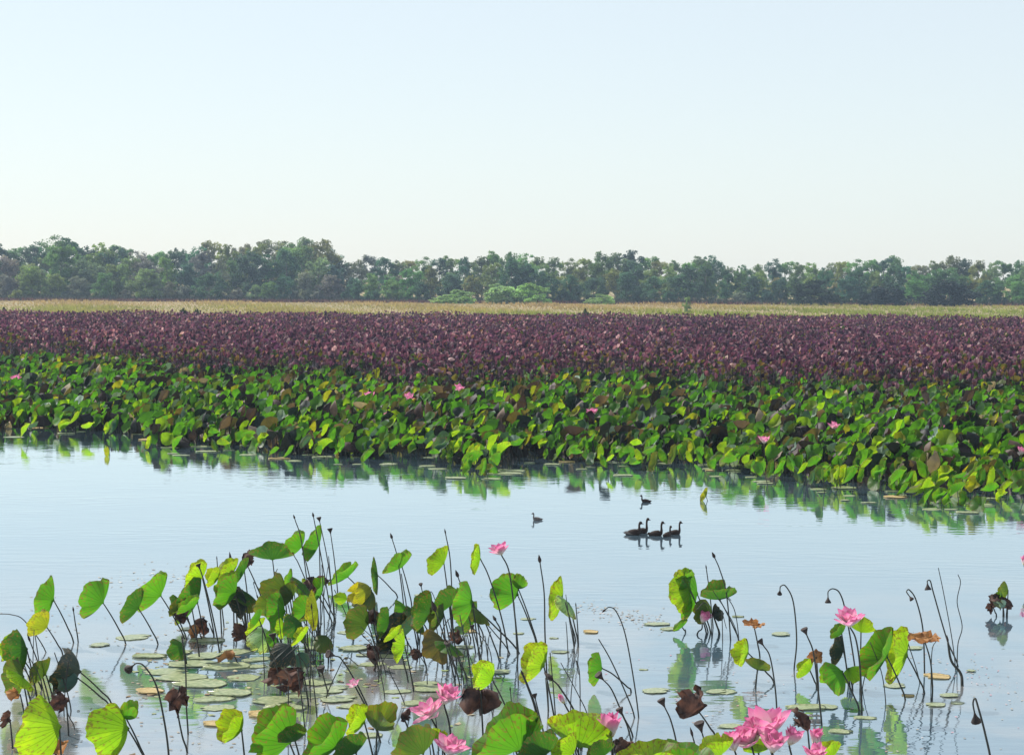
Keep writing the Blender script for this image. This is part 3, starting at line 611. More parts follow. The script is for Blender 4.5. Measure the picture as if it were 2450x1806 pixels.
# ------------------------------------------------------------------ seed pods and bare stalks
PODS = {
 'funnel': [(.006, 0), (.009, .012), (.016, .03), (.030, .052), (.037, .066), (.036, .074), (.026, .071), (.012, .07)],
 'bud': [(.006, 0), (.017, .012), (.027, .034), (.026, .055), (.017, .085), (.007, .112), (.002, .122)],
 'spike': [(.006, 0), (.012, .018), (.015, .04), (.010, .066), (.004, .09), (.002, .10)]}
POD_ME = {}
for k, pr in PODS.items():
    v, f = lathe(pr, 10); POD_ME[k] = mesh('seed_head', v, f); POD_ME[k].materials.append(M['pod'])
def pod(label, kind, pts, size=1.0, thick=1.0, bare=False, scar=True):
    """pts: photo points from the base up to the tip"""
    base = at(*pts[0]); rr = random.Random(hash(pts[-1]) % 9973); Yt = base.y + rr.uniform(-.2, .2)
    P = stem_path(pts if len(pts) > 2 else [pts[0], (pts[0][0] * .55 + pts[-1][0] * .45 + (pts[0][0] - pts[-1][0]) * .09, pts[0][1] * .55 + pts[-1][1] * .45), pts[-1]], base.y, Yt)
    P = [Vector((base.x, base.y, -.35))] + P; Q = catmull(P, 7)
    t = empty('lotus_pod' if not bare else 'bare_stalk', base)
    v, f = tube([q - base for q in Q], .011 * thick, .007 * thick, 6); link('stem', mesh('stem', v, f), M['stem'], t)
    if not bare:
        d = (Q[-1] - Q[-3]).normalized(); o = link('seed_head', POD_ME[kind], None, t)
        o.location = Q[-1] - base - d * .006; o.rotation_euler = d.to_track_quat('Z', 'Y').to_euler(); o.scale = (size, size, size)
    tag(t, label, 'seed pod' if not bare else 'stalk', 'lotus seed pods on stalks' if not bare else 'bare lotus stalks'); return t
pod('small pod at the top of the left clump, leftmost of the high four', 'bud', [(745, 1480), (722, 1300), (705, 1240)], .55)
pod('highest pod above the left clump', 'bud', [(790, 1460), (768, 1330), (750, 1236)], .65)
pod('round dark pod just right of the highest pod', 'funnel', [(795, 1420), (782, 1330), (765, 1248)], 1.1)
pod('wide flat pod, rightmost of the high four', 'funnel', [(808, 1420), (800, 1340), (791, 1276)], 1.2)
pod('tiny slanting bud below the dark hat-shaped leaf', 'spike', [(742, 1420), (716, 1352), (704, 1330)], .6)
pod('dark pod rising above the heart-shaped leaf', 'bud', [(966, 1452), (952, 1340), (938, 1288)], .8)
pod('tall thin pod left of the topmost flower, bending left', 'spike', [(1084, 1522), (1078, 1350), (1066, 1276)], .8)
pod('plump black bud behind the centre leaves', 'bud', [(1138, 1562), (1112, 1430), (1096, 1380)], .9)
pod('dark cup pod low on the water among centre stalks', 'funnel', [(1014, 1446), (1012, 1424), (1008, 1404)], .9)
pod('black knobby pod on a long stalk slanting down right', 'funnel', [(908, 1765), (866, 1660), (820, 1580), (800, 1568)], 1.3)
pod('dark pointed pod on the tallest straight stalk in the centre', 'bud', [(1312, 1700), (1304, 1520), (1302, 1420), (1292, 1345)], .8)
pod('pointed pod at the top of the right clump', 'bud', [(1748, 1532), (1738, 1420), (1722, 1362), (1710, 1334)], .85)
pod('thin pod left of the pointed pod on the right clump', 'spike', [(1706, 1502), (1698, 1420), (1690, 1360)], .7)
pod('brown pod bent left below the open-water lime leaf', 'bud', [(1392, 1790), (1378, 1710), (1340, 1645), (1322, 1626)], 1.15, 1.2)
pod('small dark pod left of the pink drooping bud', 'funnel', [(1302, 1765), (1290, 1710), (1281, 1672)], .9)
pod('black funnel pod over the tall lime leaf', 'funnel', [(1380, 1812), (1362, 1760), (1342, 1730)], 1.2)
pod('black funnel pod on the large bottom leaf', 'funnel', [(1246, 1850), (1232, 1790), (1212, 1766)], 1.4)
pod('black funnel pod beside the small brown-tipped leaf', 'funnel', [(1514, 1762), (1492, 1714), (1464, 1650), (1443, 1625)], 1.3)
pod('dark pod just above the pink bud', 'funnel', [(1512, 1790), (1502, 1740), (1489, 1710)], 1.2)
pod('square-topped pod left of the lone rust leaf', 'funnel', [(1620, 1790), (1606, 1726), (1590, 1690)], 1.3)
pod('black funnel pod under the lone rust leaf', 'funnel', [(1702, 1860), (1690, 1790), (1679, 1750)], 1.5)
pod('slim dark bud left of the funnel pod under the rust leaf', 'spike', [(1668, 1850), (1664, 1790), (1657, 1760)], 1.0)
pod('hanging pod on a crook-shaped stalk, leftmost of the hooked ones', 'funnel', [(1900, 1602), (1906, 1530), (1898, 1440), (1880, 1402), (1868, 1402), (1866, 1412)], .9)
pod('hanging pod on the hooked stalk above the pink cup flower', 'funnel', [(2046, 1602), (2024, 1468), (2010, 1420), (1994, 1408), (1982, 1414), (1981, 1428)], 1.1)
pod('drooping pod on the hooked stalk above the wide orange leaf', 'funnel', [(2212, 1610), (2208, 1505), (2192, 1436), (2176, 1411), (2169, 1415), (2176, 1426)], .85)
pod('black hanging pod on the hooked stalk by two bare stalks', 'funnel', [(2292, 1594), (2266, 1530), (2234, 1420), (2226, 1390), (2219, 1389), (2219, 1396)], 1.2)
pod('straight bare stalk, taller of the two on the right', 'bud', [(2286, 1602), (2278, 1530), (2258, 1420), (2245, 1358)], bare=True, thick=.7)
pod('wavy bare stalk on the far right', 'bud', [(2290, 1594), (2292, 1540), (2302, 1498), (2290, 1440), (2298, 1394), (2292, 1374)], bare=True, thick=.7)
pod('thick dark stump bent over the water below the bare stalks', 'spike', [(2302, 1640), (2298, 1610), (2276, 1580), (2268, 1536)], 1.0, 2.0)
pod('dark pod on a tall stalk left of the pink cup flower', 'funnel', [(1966, 1735), (1956, 1640), (1946, 1560), (1930, 1518)], 1.15, 1.1)
pod('dark pod on a leaning stalk right of the cup-shaped leaf', 'funnel', [(1859, 1712), (1854, 1640), (1842, 1570), (1826, 1543)], 1.1)
pod('broken pod dangling on the lone stalk at bottom right', 'funnel', [(2372, 1830), (2356, 1750), (2340, 1690), (2333, 1670), (2328, 1682), (2332, 1706)], 1.5, 1.2)
pod('faint hooked bare stalk in the open centre water', 'bud', [(1528, 1716), (1512, 1600), (1494, 1510), (1474, 1462), (1458, 1452), (1448, 1458)], .5, .8)
pod('straight bare stalk leaning left in the open centre water', 'bud', [(1518, 1716), (1494, 1650), (1460, 1576), (1432, 1528)], bare=True, thick=.9)
pod('nodding brown pod on an arched stalk on the left', 'funnel', [(404, 1812), (394, 1730), (374, 1640), (346, 1594), (328, 1586), (318, 1592)], 1.35, 1.1)
pod('thin spike beside the rounded leaf on the left', 'spike', [(187, 1536), (180, 1490), (176, 1462)], .9)
pod('dark round pod before the top left lime leaf', 'funnel', [(525, 1560), (508, 1470), (488, 1390), (478, 1360)], 1.0, 1.1)
pod('black slim pod among the lime leaves atop the clump', 'spike', [(568, 1500), (560, 1400), (552, 1340)], 1.3, 1.2)
pod('tiny thin pod left of the black slim pod', 'spike', [(536, 1500), (524, 1400), (519, 1338)], .6)
pod('dark spike above the left edge leaves', 'spike', [(120, 1690), (96, 1600), (72, 1534)], 1.0)
pod('long straight stalk passing the hanging brown leaf', 'spike', [(450, 1756), (446, 1690), (444, 1600), (436, 1530)], .6)
pod('arched bare stalk coming in at the left edge', 'spike', [(110, 1560), (60, 1486), (28, 1470), (-6, 1468)], bare=True, thick=.8)
pod('dark pod between the drooping clump leaves', 'funnel', [(672, 1640), (664, 1580), (655, 1532)], 1.3)
pod('black pod standing over the bright leaf with raised tip', 'funnel', [(1242, 1562), (1186, 1500), (1150, 1466), (1136, 1452)], 1.2, 1.2)
pod('small brown pod under the black pod in the centre', 'funnel', [(1168, 1645), (1150, 1570), (1132, 1506)], .9)
pod('slim dark bud leaning left under the big pointed leaf', 'bud', [(1196, 1560), (1198, 1510), (1186, 1484)], .8, 1.3)
pod('dark pod crossing the mid green centre leaf', 'bud', [(1090, 1640), (1064, 1530), (1042, 1462)], 1.2)
pod('dark pod beside the brown-edged centre leaf', 'funnel', [(1100, 1640), (1084, 1580), (1074, 1548)], 1.2)
pod('dark knot of husks in the heart of the left clump', 'funnel', [(762, 1520), (752, 1450), (745, 1396)], 1.4)
pod('black pod close to the water below the left clump', 'funnel', [(784, 1660), (778, 1634), (772, 1612)], 1.4)
pod('curved thick dark stalk below the open-water lime leaf', 'spike', [(1290, 1750), (1280, 1690), (1262, 1640), (1252, 1616)], 1.0, 1.7)
pod('straight stalk rising out of the water, left of a close pair', 'spike', [(1374, 1546), (1366, 1490), (1352, 1440)], bare=True)
pod('straight stalk rising out of the water, right of a close pair', 'spike', [(1384, 1548), (1382, 1500), (1378, 1450)], .6)
pod('stalk pair left foot under the heart-shaped leaf', 'spike', [(972, 1450), (966, 1410), (960, 1372)], bare=True)
pod('dark twig slanting over the flower stalks in the centre', 'spike', [(1220, 1564), (1180, 1510), (1150, 1476)], bare=True, thick=.9)
# unlabelled-by-neighbour filler stalks of the dense clump
fill = []
for k, (x0, y0, x1, y1) in enumerate([(700, 1500, 676, 1400), (712, 1520, 700, 1380), (776, 1500, 770, 1350), (800, 1500, 786, 1330), (640, 1420, 664, 1360), (846, 1525, 800, 1410), (1110, 1640, 1070, 1480), (1130, 1650, 1100, 1470), (1060, 1600, 1040, 1480), (730, 1760, 712, 1600), (760, 1740, 740, 1560), (1180, 1700, 1160, 1520), (1000, 1540, 992, 1450), (170, 1700, 130, 1560), (100, 1650, 84, 1520), (1330, 1740, 1316, 1560), (690, 1760, 690, 1640), (1480, 1900, 1468, 1770), (1240, 1640, 1230, 1440)]):
    t = pod('x', 'spike', [(x0, y0), (x1, y1)], bare=True, thick=.85); fill.append((t, 'thin bare lotus stalk among the leaves of the %s' % ('left edge group' if x0 < 300 else 'left clump' if x0 < 900 else 'centre group'), x0))
rs = random.Random(21)
for (xa, xb, ya, yb_, cnt, zone) in [(600, 800, 1500, 1680, 16, 'left clump'), (900, 1180, 1540, 1700, 16, 'centre group'), (60, 200, 1620, 1760, 7, 'left edge group'), (1290, 1420, 1560, 1760, 6, 'open-water leaf'), (1000, 1300, 1790, 1880, 8, 'bottom centre leaves'), (2040, 2240, 1620, 1700, 4, 'right-hand leaf pair'), (1690, 1770, 1512, 1540, 4, 'right clump')]:
    for k in range(cnt):
        x0 = rs.uniform(xa, xb); y0 = rs.uniform(ya, yb_); hh = rs.uniform(70, 190); dx = -rs.uniform(-6, 60) if rs.random() < .8 else rs.uniform(0, 50)
        kn = rs.uniform(.35, .7); pts = [(x0, y0), (x0 + dx * kn * rs.uniform(.3, 1.1), y0 - hh * kn), (x0 + dx * rs.uniform(.7, 1.3), y0 - hh * rs.uniform(.75, 1.0))]
        if rs.random() < .3: pts.append((pts[-1][0] + rs.uniform(-34, 34), pts[-1][1] + rs.uniform(10, 50)))        # broken and bent over
        t = pod('x', 'spike', pts, rs.uniform(.4, .9), .68, bare=rs.random() < .7); lb = 'thin %s stalk by the %s' % ('broken' if len(pts) == 4 else 'bare' if t.name.startswith('bare') else 'budded', zone); fill.append((t, lb, x0))
settle(fill)

# ------------------------------------------------------------------ flowers
def petal_mesh(L, Wd, cup, curl):
    V, Fc, at_ = [], [], []; nu, nv = 7, 5
    for i in range(nu):
        u = i / (nu - 1); wd = Wd * (math.sin(math.pi * min(1, u * .9 + .08)) ** .75) * (1 if u < .99 else .15)
        for j in range(nv):
            v = j / (nv - 1) * 2 - 1
            V.append((wd * .5 * v, cup * wd * v * v * .8 + curl * L * u * u, L * u * (1 - .03 * v * v))); at_.append((u, v * .5 + .5, 0))
    for i in range(nu - 1):
        for j in range(nv - 1): a = i * nv + j; Fc.append((a, a + 1, a + nv + 1, a + nv))
    me = mesh('petal', V, Fc, True, {'pt': ('FLOAT_VECTOR', at_)}); me.materials.append(M['petal']); return me
PET = [petal_mesh(1, .52, -.28, -.12), petal_mesh(.9, .46, -.34, -.03), petal_mesh(.72, .36, -.36, .08)]
v, f = lathe([(.05, 0), (.08, .06), (.17, .2), (.2, .28), (.19, .31), (.1, .3)], 10); RECM = mesh('receptacle', v, f); RECM.materials.append(M['receptacle'])
def flower(label, cx, cy, size, openness, pts, tilt=(0, 0), counts=(9, 8, 6), group='pink lotus flowers in the foreground', thick=1.1):
    """openness 0 (closed bud) to 1 (wide open); size = width in photo pixels"""
    base = at(*pts[0]); rr = random.Random(hash((cx, cy)) % 9973); Yt = base.y + rr.uniform(-.12, .12); s = scale_at(Yt)
    t = empty('lotus_flower', base)
    C = up(cx, cy, Yt); P = stem_path(pts + [(cx, cy)], base.y, Yt)
    if len(P) < 3: P = [P[0], P[0].lerp(P[1], .5) + Vector((.03, 0, 0)), P[1]]
    P = [Vector((base.x, base.y, -.35))] + P; Q = catmull(P, 6); v, f = tube([q - base for q in Q], .0115 * thick, .008 * thick, 6); link('stem', mesh('stem', v, f), M['stem'], t)
    Lp = size / s * (0.80 + .36 * (1 - openness)); off = C - base
    T = Matrix.Rotation(R_(tilt[0]), 3, 'Y') @ Matrix.Rotation(R_(tilt[1]), 3, 'X')
    o = link('receptacle', RECM, None, t); o.location = off; o.scale = (Lp * .62,) * 3; o.rotation_euler = T.to_euler()
    for wi, n in enumerate(counts):
        lean = (8 + 68 * openness) * (1 - .26 * wi)
        for k in range(n):
            a = 2 * math.pi * (k + .5 * (wi % 2) + rr.uniform(-.12, .12)) / n; ln = lean + rr.uniform(-16, 14)
            m = T @ Matrix.Rotation(a, 3, 'Z') @ Matrix.Rotation(-R_(ln), 3, 'X')
            o = link('petal', PET[wi], None, t); o.rotation_euler = m.to_euler(); o.location = off + m @ Vector((0, 0, .02 * Lp)); q = Lp * rr.uniform(.88, 1.08); o.scale = (q, q, q)
    tag(t, label, 'lotus flower', group); return t
flower('topmost pink lotus flower, standing above the centre leaves', 1200, 1328, 40, .62, [(1240, 1560), (1226, 1420), (1216, 1360)], (-14, 8))
flower('wide open pink flower, left of the double bloom at bottom centre', 1030, 1714, 68, .9, [(1072, 1850), (1052, 1760)], (-26, 12))
flower('pink flower with raised petals, right of the double bloom at bottom centre', 1062, 1684, 56, .62, [(1084, 1850), (1076, 1740)], (22, 10))
flower('pink flower cut by the bottom edge, below the double bloom', 1074, 1806, 66, .75, [(1080, 1900)], (10, 10))
flower('closed cup-shaped pink bud over dark leaf at bottom centre', 1462, 1764, 66, .34, [(1470, 1880), (1466, 1810)], (-4, 4), thick=1.6)
flower('small pink flower low in the right clump', 1680, 1490, 34, .45, [(1668, 1518)], (15, 15))
flower('pink cup flower with white base beside a lime leaf on the right', 2034, 1500, 58, .68, [(2062, 1708), (2058, 1600), (2048, 1530)], (-10, 10))
flower('largest open pink flower in the bottom right cluster', 1836, 1768, 104, .78, [(1852, 1880)], (-8, 14), (9, 8, 6))
flower('pink flower at the left end of the bottom right cluster', 1758, 1796, 56, .4, [(1772, 1890)], (-12, 4))
flower('pink bud on the right of the largest cluster flower', 1888, 1782, 52, .45, [(1896, 1890)], (20, 6))
flower('small round pink flower at the right end of the cluster', 1950, 1784, 44, .3, [(1956, 1880)], (6, 6))
flower('pale pink flower pressed against the left of the largest cluster flower', 1798, 1784, 74, .7, [(1810, 1890)], (-24, 12))
flower('deep pink flower low in front of the largest cluster flower', 1848, 1800, 62, .5, [(1856, 1900)], (6, 14))
flower('pink flower cut by the bottom edge at the cluster right end', 1950, 1822, 52, .6, [(1952, 1910)], (0, 10))
flower('faded pink bud drooping on a dark stalk in the centre', 1350, 1682, 24, .1, [(1390, 1795), (1374, 1730)], (-30, 0), (5, 4, 3))
flower('withered flower shedding pink petals on the slanting pod stalk', 850, 1642, 26, .75, [(910, 1775), (880, 1700)], (-20, 10), (5, 3, 2))
flower('dark pink bud cut by the right edge of the photo', 2450, 1352, 22, .2, [(2454, 1400)], (0, 0), (5, 4, 3))
FAR = [(41, 916, 'far pink flower near the left edge, deep in the leaf bed'), (886, 956, 'far pink flower, leftmost of three above the centre of the leaf bed'), (978, 962, 'far pink flower, middle of three above the centre of the leaf bed'), (1098, 941, 'far pale pink flower, rightmost of three and highest in the bed'),
       (1418, 997, 'far reddish pink flower right of the centre of the leaf bed'), (1828, 1062, 'far pink flower low in the bed among large leaves'), (1996, 1029, 'far wide pale pink flower in the right part of the bed'), (2444, 1088, 'far pink flower cut by the right edge of the photo'), (925, 1000, 'small far peach bud under the leftmost of three pink flowers'), (2262, 1030, 'small far peach flower in the right part of the bed')]
for fx, fy, l in FAR:
    g0 = at(fx, fy, .78); bp = g0.copy(); bp.z = 0
    # photo point of the base straight below
    d = RM.transposed() @ (bp - Vector((0, 0, CAM_H))); bpx, bpy_ = CX + F * d.x / -d.z, CY - F * d.y / -d.z
    flower(l, fx, fy, 26 if 'small' not in l else 16, .6, [(bpx, bpy_)], (random.uniform(-15, 15), 10), (6, 5, 3), 'pink lotus flowers in the far leaf bed')

# ------------------------------------------------------------------ far lotus bed
EDGE = [(-300, 1032), (0, 1033), (200, 1030), (330, 1040), (385, 1082), (560, 1068), (650, 1088), (720, 1104), (900, 1108), (1000, 1104), (1060, 1122), (1160, 1130), (1300, 1108), (1400, 1122), (1500, 1120), (1700, 1122), (1820, 1142), (1900, 1172), (2050, 1184), (2150, 1190), (2230, 1204), (2450, 1212), (2800, 1225)]
BACK = [(-300, 836), (0, 842), (200, 846), (430, 872), (700, 882), (900, 902), (1050, 906), (1300, 902), (1500, 888), (1700, 904), (1900, 920), (2100, 930), (2300, 920), (2450, 912), (2800, 905)]
ex = np.array([[at(a, b).x, at(a, b).y] for a, b in EDGE]); bxy = np.array([[at(a, b, 1.05).x, at(a, b, 1.05).y] for a, b in BACK])
def to_px(P):
    d = (np.asarray(P) - np.array([0, 0, CAM_H])) @ np.array(RM)   # rows of RM^T
    return CX + F * d[:, 0] / -d[:, 2], CY - F * d[:, 1] / -d[:, 2]
def bed_tpl(seed, nr=4, ns=18, theta=None):
    r = random.Random(seed); th = r.gauss(152, 26) if r.random() < .72 else r.uniform(60, 330) if theta is None else theta
    V, Fc, pol = blade(.27 * r.uniform(.75, 1.15), .32 * r.uniform(.7, 1.2), R_(r.uniform(24, 70)), .45, r.uniform(.05, .35), r.uniform(.07, .19), seed, nr, ns, r.uniform(-.4, .4), .03, .06)
    B = basis(th, r.uniform(-25, 25), r.uniform(-20, 20)); return [B @ p for p in V], Fc, pol
def tri_of(Fc):
    T = []
    for f in Fc:
        T.append((f[0], f[1], f[2]))
        if len(f) == 4: T.append((f[0], f[2], f[3]))
    return np.array(T)
# which leaves: sample the bed, front ones become individuals
cand = []
for i in range(34000):
    y = random.uniform(30 * K, 84 * K); x = random.uniform(-.33 * y, .33 * y)
    # distance along the view ray relative to bed limits at this bearing
    pxx = to_px([(x, y, 0)])[0][0]
    ye = float(np.interp(pxx, [a for a, b in EDGE], ex[:, 1])); yb = float(np.interp(pxx, [a for a, b in BACK], bxy[:, 1]))
    yb2 = yb + random.gauss(0, 4.2) + 3.0 * math.sin(x * .45 + 1.5 * math.sin(x * .13)); ye2 = ye + .8 * math.sin(x * 1.1 + math.sin(x * .7)) + .5 * math.sin(x * 3.1) + random.uniform(-.2, 1.4) - (random.expovariate(1.1) if random.random() < .22 else 0)
    if y < ye2 or y > yb2: continue
    t = (y - ye) / (yb - ye)
    if t < .12 and random.random() < .35: continue
    cand.append((x, y, t, pxx))
random.shuffle(cand); 
# keep about 6 per square metre, thinned by spacing
grid = {}; kept = []
for c in cand:
    k = (int(c[0] / .33), int(c[1] / .54))
    if k in grid: continue
    grid[k] = 1; kept.append(c)
kept.sort(key=lambda c: c[2] * 20 + c[1] * .12)
def bed_colour(t, front=False):
    if front:
        k = random.choices(['lime', 'green', 'mid', 'olive', 'yellow', 'glauc'], [.24, .48, .18, .04, .02, .04])[0]; return k, kcol(k, .2)
    w = {'lime': max(.08, .22 - .3 * t), 'green': .46, 'mid': .22, 'glauc': .07, 'olive': .05 + .14 * t, 'yellow': .012 + .05 * t, 'brownish': .02 + .14 * t, 'dark': .10, 'silver': .05}
    k = random.choices(list(w), list(w.values()))[0]
    return k, kcol(k, .25)
BT = [bed_tpl(s, theta=random.gauss(152, 20) if s % 7 else 205) for s in range(14)]
BMESH = []
for V, Fc, pol in BT:
    me = mesh('blade', V, Fc, True, {'pol': ('FLOAT_VECTOR', pol)}); me.materials.append(M['leaf']); BMESH.append(me)
SMESH = []
for s in range(5):
    r = random.Random(s); dx = r.uniform(.05, .3); v, f = tube(catmull([Vector((dx, 0, -1.3)), Vector((dx * .8, 0, -.8)), Vector((dx * .3, 0.02, -.3)), Vector((-.01, 0, 0))], 3), .011, .008, 5); me = mesh('stem', v, f); me.materials.append(M['stem']); SMESH.append(me)
FRONT_N = 205
front = [c for c in kept if -20 < c[3] < 2470 and c[2] < .45][:FRONT_N]; fs = set(id(c) for c in front)
rest = [c for c in kept if id(c) not in fs]
LONE = [(62, 1058, 'lime'), (158, 1048, 'lime'), (214, 1050, 'lime'), (262, 1052, 'lime'), (262, 1090, 'yellow'), (1140, 1126, 'lime'), (1040, 1118, 'green'), (1690, 1198, 'yellow')]
SEG = [(30, 'at the left edge'), (230, 'beyond the lone lime leaves'), (450, 'right of the lone lime leaves'), (680, 'left of the flower trio'), (930, 'below the flower trio'), (1160, 'beyond the lone grey duck'), (1400, 'below the reddish flower'), (1600, 'beyond the duck flock'), (1820, 'below the low pink flower'), (2010, 'below the wide pale flower'), (2250, 'below the small peach flower'), (2430, 'at the right edge')]
def seg(px): return min(SEG, key=lambda q: abs(q[0] - px))[1]
KN = {'lime': 'lime', 'green': 'green', 'mid': 'deep green', 'olive': 'olive', 'yellow': 'yellowing', 'glauc': 'bluish', 'brownish': 'brownish', 'dark': 'blackish', 'silver': 'silvery'}
def bed_leaf(x, y, z, sc, k, col, label, group):
    t = empty('lotus_leaf', (x, y, 0)); i = random.randrange(14)
    b = link('blade', BMESH[i], None, t, col); s_ = link('stem', SMESH[i % 5], None, t)
    rz = random.uniform(-.45, .45)
    for o in (b, s_): o.location = (0, 0, z); o.rotation_euler.z = rz
    b.scale = (sc, sc, sc); tag(t, label, 'lotus leaf', group); return t
bl = []
for x, y, t_, pxx in front:
    k, col = bed_colour(t_, True); z = random.uniform(.12, .48) + .5 * min(1, max(0, t_) * 2.2)
    lb = '%s leaf fronting the far bed, %s' % (KN[k], seg(pxx)); bl.append((bed_leaf(x, y, z, random.uniform(.6, 1.0), k, col, lb, 'front leaves of the far bed'), lb, pxx))
settle(bl)
for i, (a, b, k) in enumerate(LONE):
    p = at(a, b); lb = ['leftmost small lime leaf standing alone in the far water', 'second small lime leaf standing in the far water from the left', 'third small lime leaf standing in the far water from the left', 'fourth small lime leaf in the far water, above a yellow one', 'small yellow leaf low in the far water below a lime leaf', 'lime leaf standing out from the far bed above the lone duck', 'green leaf standing out from the far bed left of centre', 'yellow leaf floating off the far bed above the right ducks'][i]
    bed_leaf(p.x, p.y, .36 if i not in (4, 7) else .12, .85 if i < 4 else .6, k, kcol(k), lb, 'lone leaves off the far bed')
def dry_tpl(seed):
    r = random.Random(seed); V, Fc, pol = blade(.20, .24, R_(r.uniform(15, 45)), .5, r.uniform(.1, .5), .16, seed, 2, 9, r.uniform(-.4, .4))
    B = basis(r.choice((r.gauss(150, 30), r.gauss(220, 40), r.gauss(300, 40))), r.uniform(-30, 30), r.uniform(-30, 30))
    V = np.array([tuple(B @ p) for p in V]); T = tri_of(Fc)
    sv = np.array([[-.018, 0, .02], [.018, 0, .02], [.03, .02, -1.8]]); st = np.array([[0, 1, 2]]) + len(V)
    return (np.concatenate([V, sv]), np.concatenate([T, st]), np.concatenate([np.zeros(len(V)), np.ones(3)]))
DT = [dry_tpl(s) for s in range(60, 74)]
# the rest of the green bed, one mass
lt = []
for s in range(40, 52):
    V, Fc, pol = bed_tpl(s, 3, 12); V = np.array([tuple(p) for p in V]); T = tri_of(Fc)
    sv = np.array([[-.02, 0, 0], [.02, 0, 0], [.10, 0, -.6], [.14, 0, -.6], [.16, 0.02, -1.25]]); st = np.array([[0, 1, 2], [1, 3, 2], [2, 3, 4]]) + len(V)
    lt.append((np.concatenate([V, sv]), np.concatenate([T, st]), np.concatenate([np.zeros(len(V)), np.ones(5)])))
# second, lower storey fills the stand
pos, cols = [], []
for x, y, t_, pxx in rest:
    k, c = bed_colour(t_); pos.append((x, y, random.uniform(.4, 1.0) * (.5 + .5 * min(1, max(0, t_) * 3)))); cols.append(c)
    if random.random() < .85:
        k, c = bed_colour(t_ * .6 + .2); pos.append((x + random.uniform(-.2, .2), y + random.uniform(-.2, .2), random.uniform(.15, .6))); cols.append(tuple(list(c[:3]) + [c[3]]))
n = len(pos); pos = np.array(pos); cols = np.array(cols); tid = rng.integers(0, len(lt), n); scl = .48 + .5 * rng.random(n)
nd = int(n * .62); pk = rng.integers(0, n, nd); dp = pos[pk] + rng.normal(0, .18, (nd, 3)) * [1, 1, .8]; dp[:, 2] = np.clip(dp[:, 2] * np.where(rng.random(nd) < .6, .55, 1), .06, 1.1)   # dead and torn leaves mixed in
dpal = np.array([[.022, .016, .016], [.14, .09, .07], [.06, .035, .033], [.28, .21, .17], [.13, .10, .03], [.014, .016, .018]])  # decayed browns; the near-black ones paint in shade for the gaps between leaves
dc = np.concatenate([dpal[rng.choice(6, nd, p=[.32, .09, .2, .06, .07, .26])] * (.7 + .6 * rng.random(nd))[:, None], np.full((nd, 1), .25)], 1)
o = scatter('lotus_bed', lt + DT, np.concatenate([tid, len(lt) + rng.integers(0, len(DT), nd)]), np.concatenate([pos, dp]), rotz(rng.normal(0, .6, n + nd)), np.concatenate([scl, .8 + .7 * rng.random(nd)]), np.concatenate([cols, dc]), M['bed'])
tag(o, 'dense belt of green lotus leaves across the water', 'lotus leaves', kind='stuff')
print('bed', len(front), n)

# ------------------------------------------------------------------ withered purple bed
N0 = 92000
yy = K * (52 + (156 - 52) * rng.random(N0) ** .85); xx = (rng.random(N0) * 2 - 1) * yy * .34
ppx, _ = to_px(np.stack([xx, yy, np.zeros(N0)], 1)); yb = np.interp(ppx, [a for a, b in BACK], bxy[:, 1])
ok = yy > yb - 1.0 + rng.normal(0, 3.6, N0) + 3.0 * np.sin(xx * .45 + 1.5 * np.sin(xx * .13)) * (rng.random(N0) < .8); xx, yy, yb = xx[ok], yy[ok], yb[ok]; N0 = len(xx)
dist = yy - yb
lumps = np.sin(xx * .35 + 2 * np.sin(yy * .11)) * np.sin(yy * .22 + xx * .09) + .6 * np.sin(xx * .9 + yy * .31) * np.sin(yy * .5 - xx * .27)
zz = 1.25 + .55 * rng.random(N0) + .14 * lumps
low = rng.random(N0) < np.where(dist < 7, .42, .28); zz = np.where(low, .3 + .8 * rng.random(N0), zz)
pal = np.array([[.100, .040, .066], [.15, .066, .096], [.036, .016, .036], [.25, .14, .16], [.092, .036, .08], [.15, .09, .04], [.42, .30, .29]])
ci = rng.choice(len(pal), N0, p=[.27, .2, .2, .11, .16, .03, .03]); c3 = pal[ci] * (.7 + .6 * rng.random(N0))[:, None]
c3[low & (dist < 9)] *= .3; c3 *= (1 + .22 * lumps)[:, None]; c3[lumps > .75] *= [1.08, 1.05, .92]  # low front leaves darkened: shade at the stand's foot put into their colour
mixg = rng.random(N0) < np.clip(.45 - dist * .045, .015, .45) + .05 * (lumps > .8); gp = np.array([[.11, .12, .02], [.16, .12, .03], [.05, .10, .02]]); c3 = np.where(mixg[:, None], gp[rng.integers(0, 3, N0)], c3)
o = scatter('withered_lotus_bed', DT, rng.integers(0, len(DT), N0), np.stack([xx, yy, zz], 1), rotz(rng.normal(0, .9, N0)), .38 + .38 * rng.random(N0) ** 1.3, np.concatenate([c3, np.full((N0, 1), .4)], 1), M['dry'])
tag(o, 'broad field of withered purple-brown lotus leaves behind the green belt', 'withered lotus', kind='stuff')
print('dry', N0)

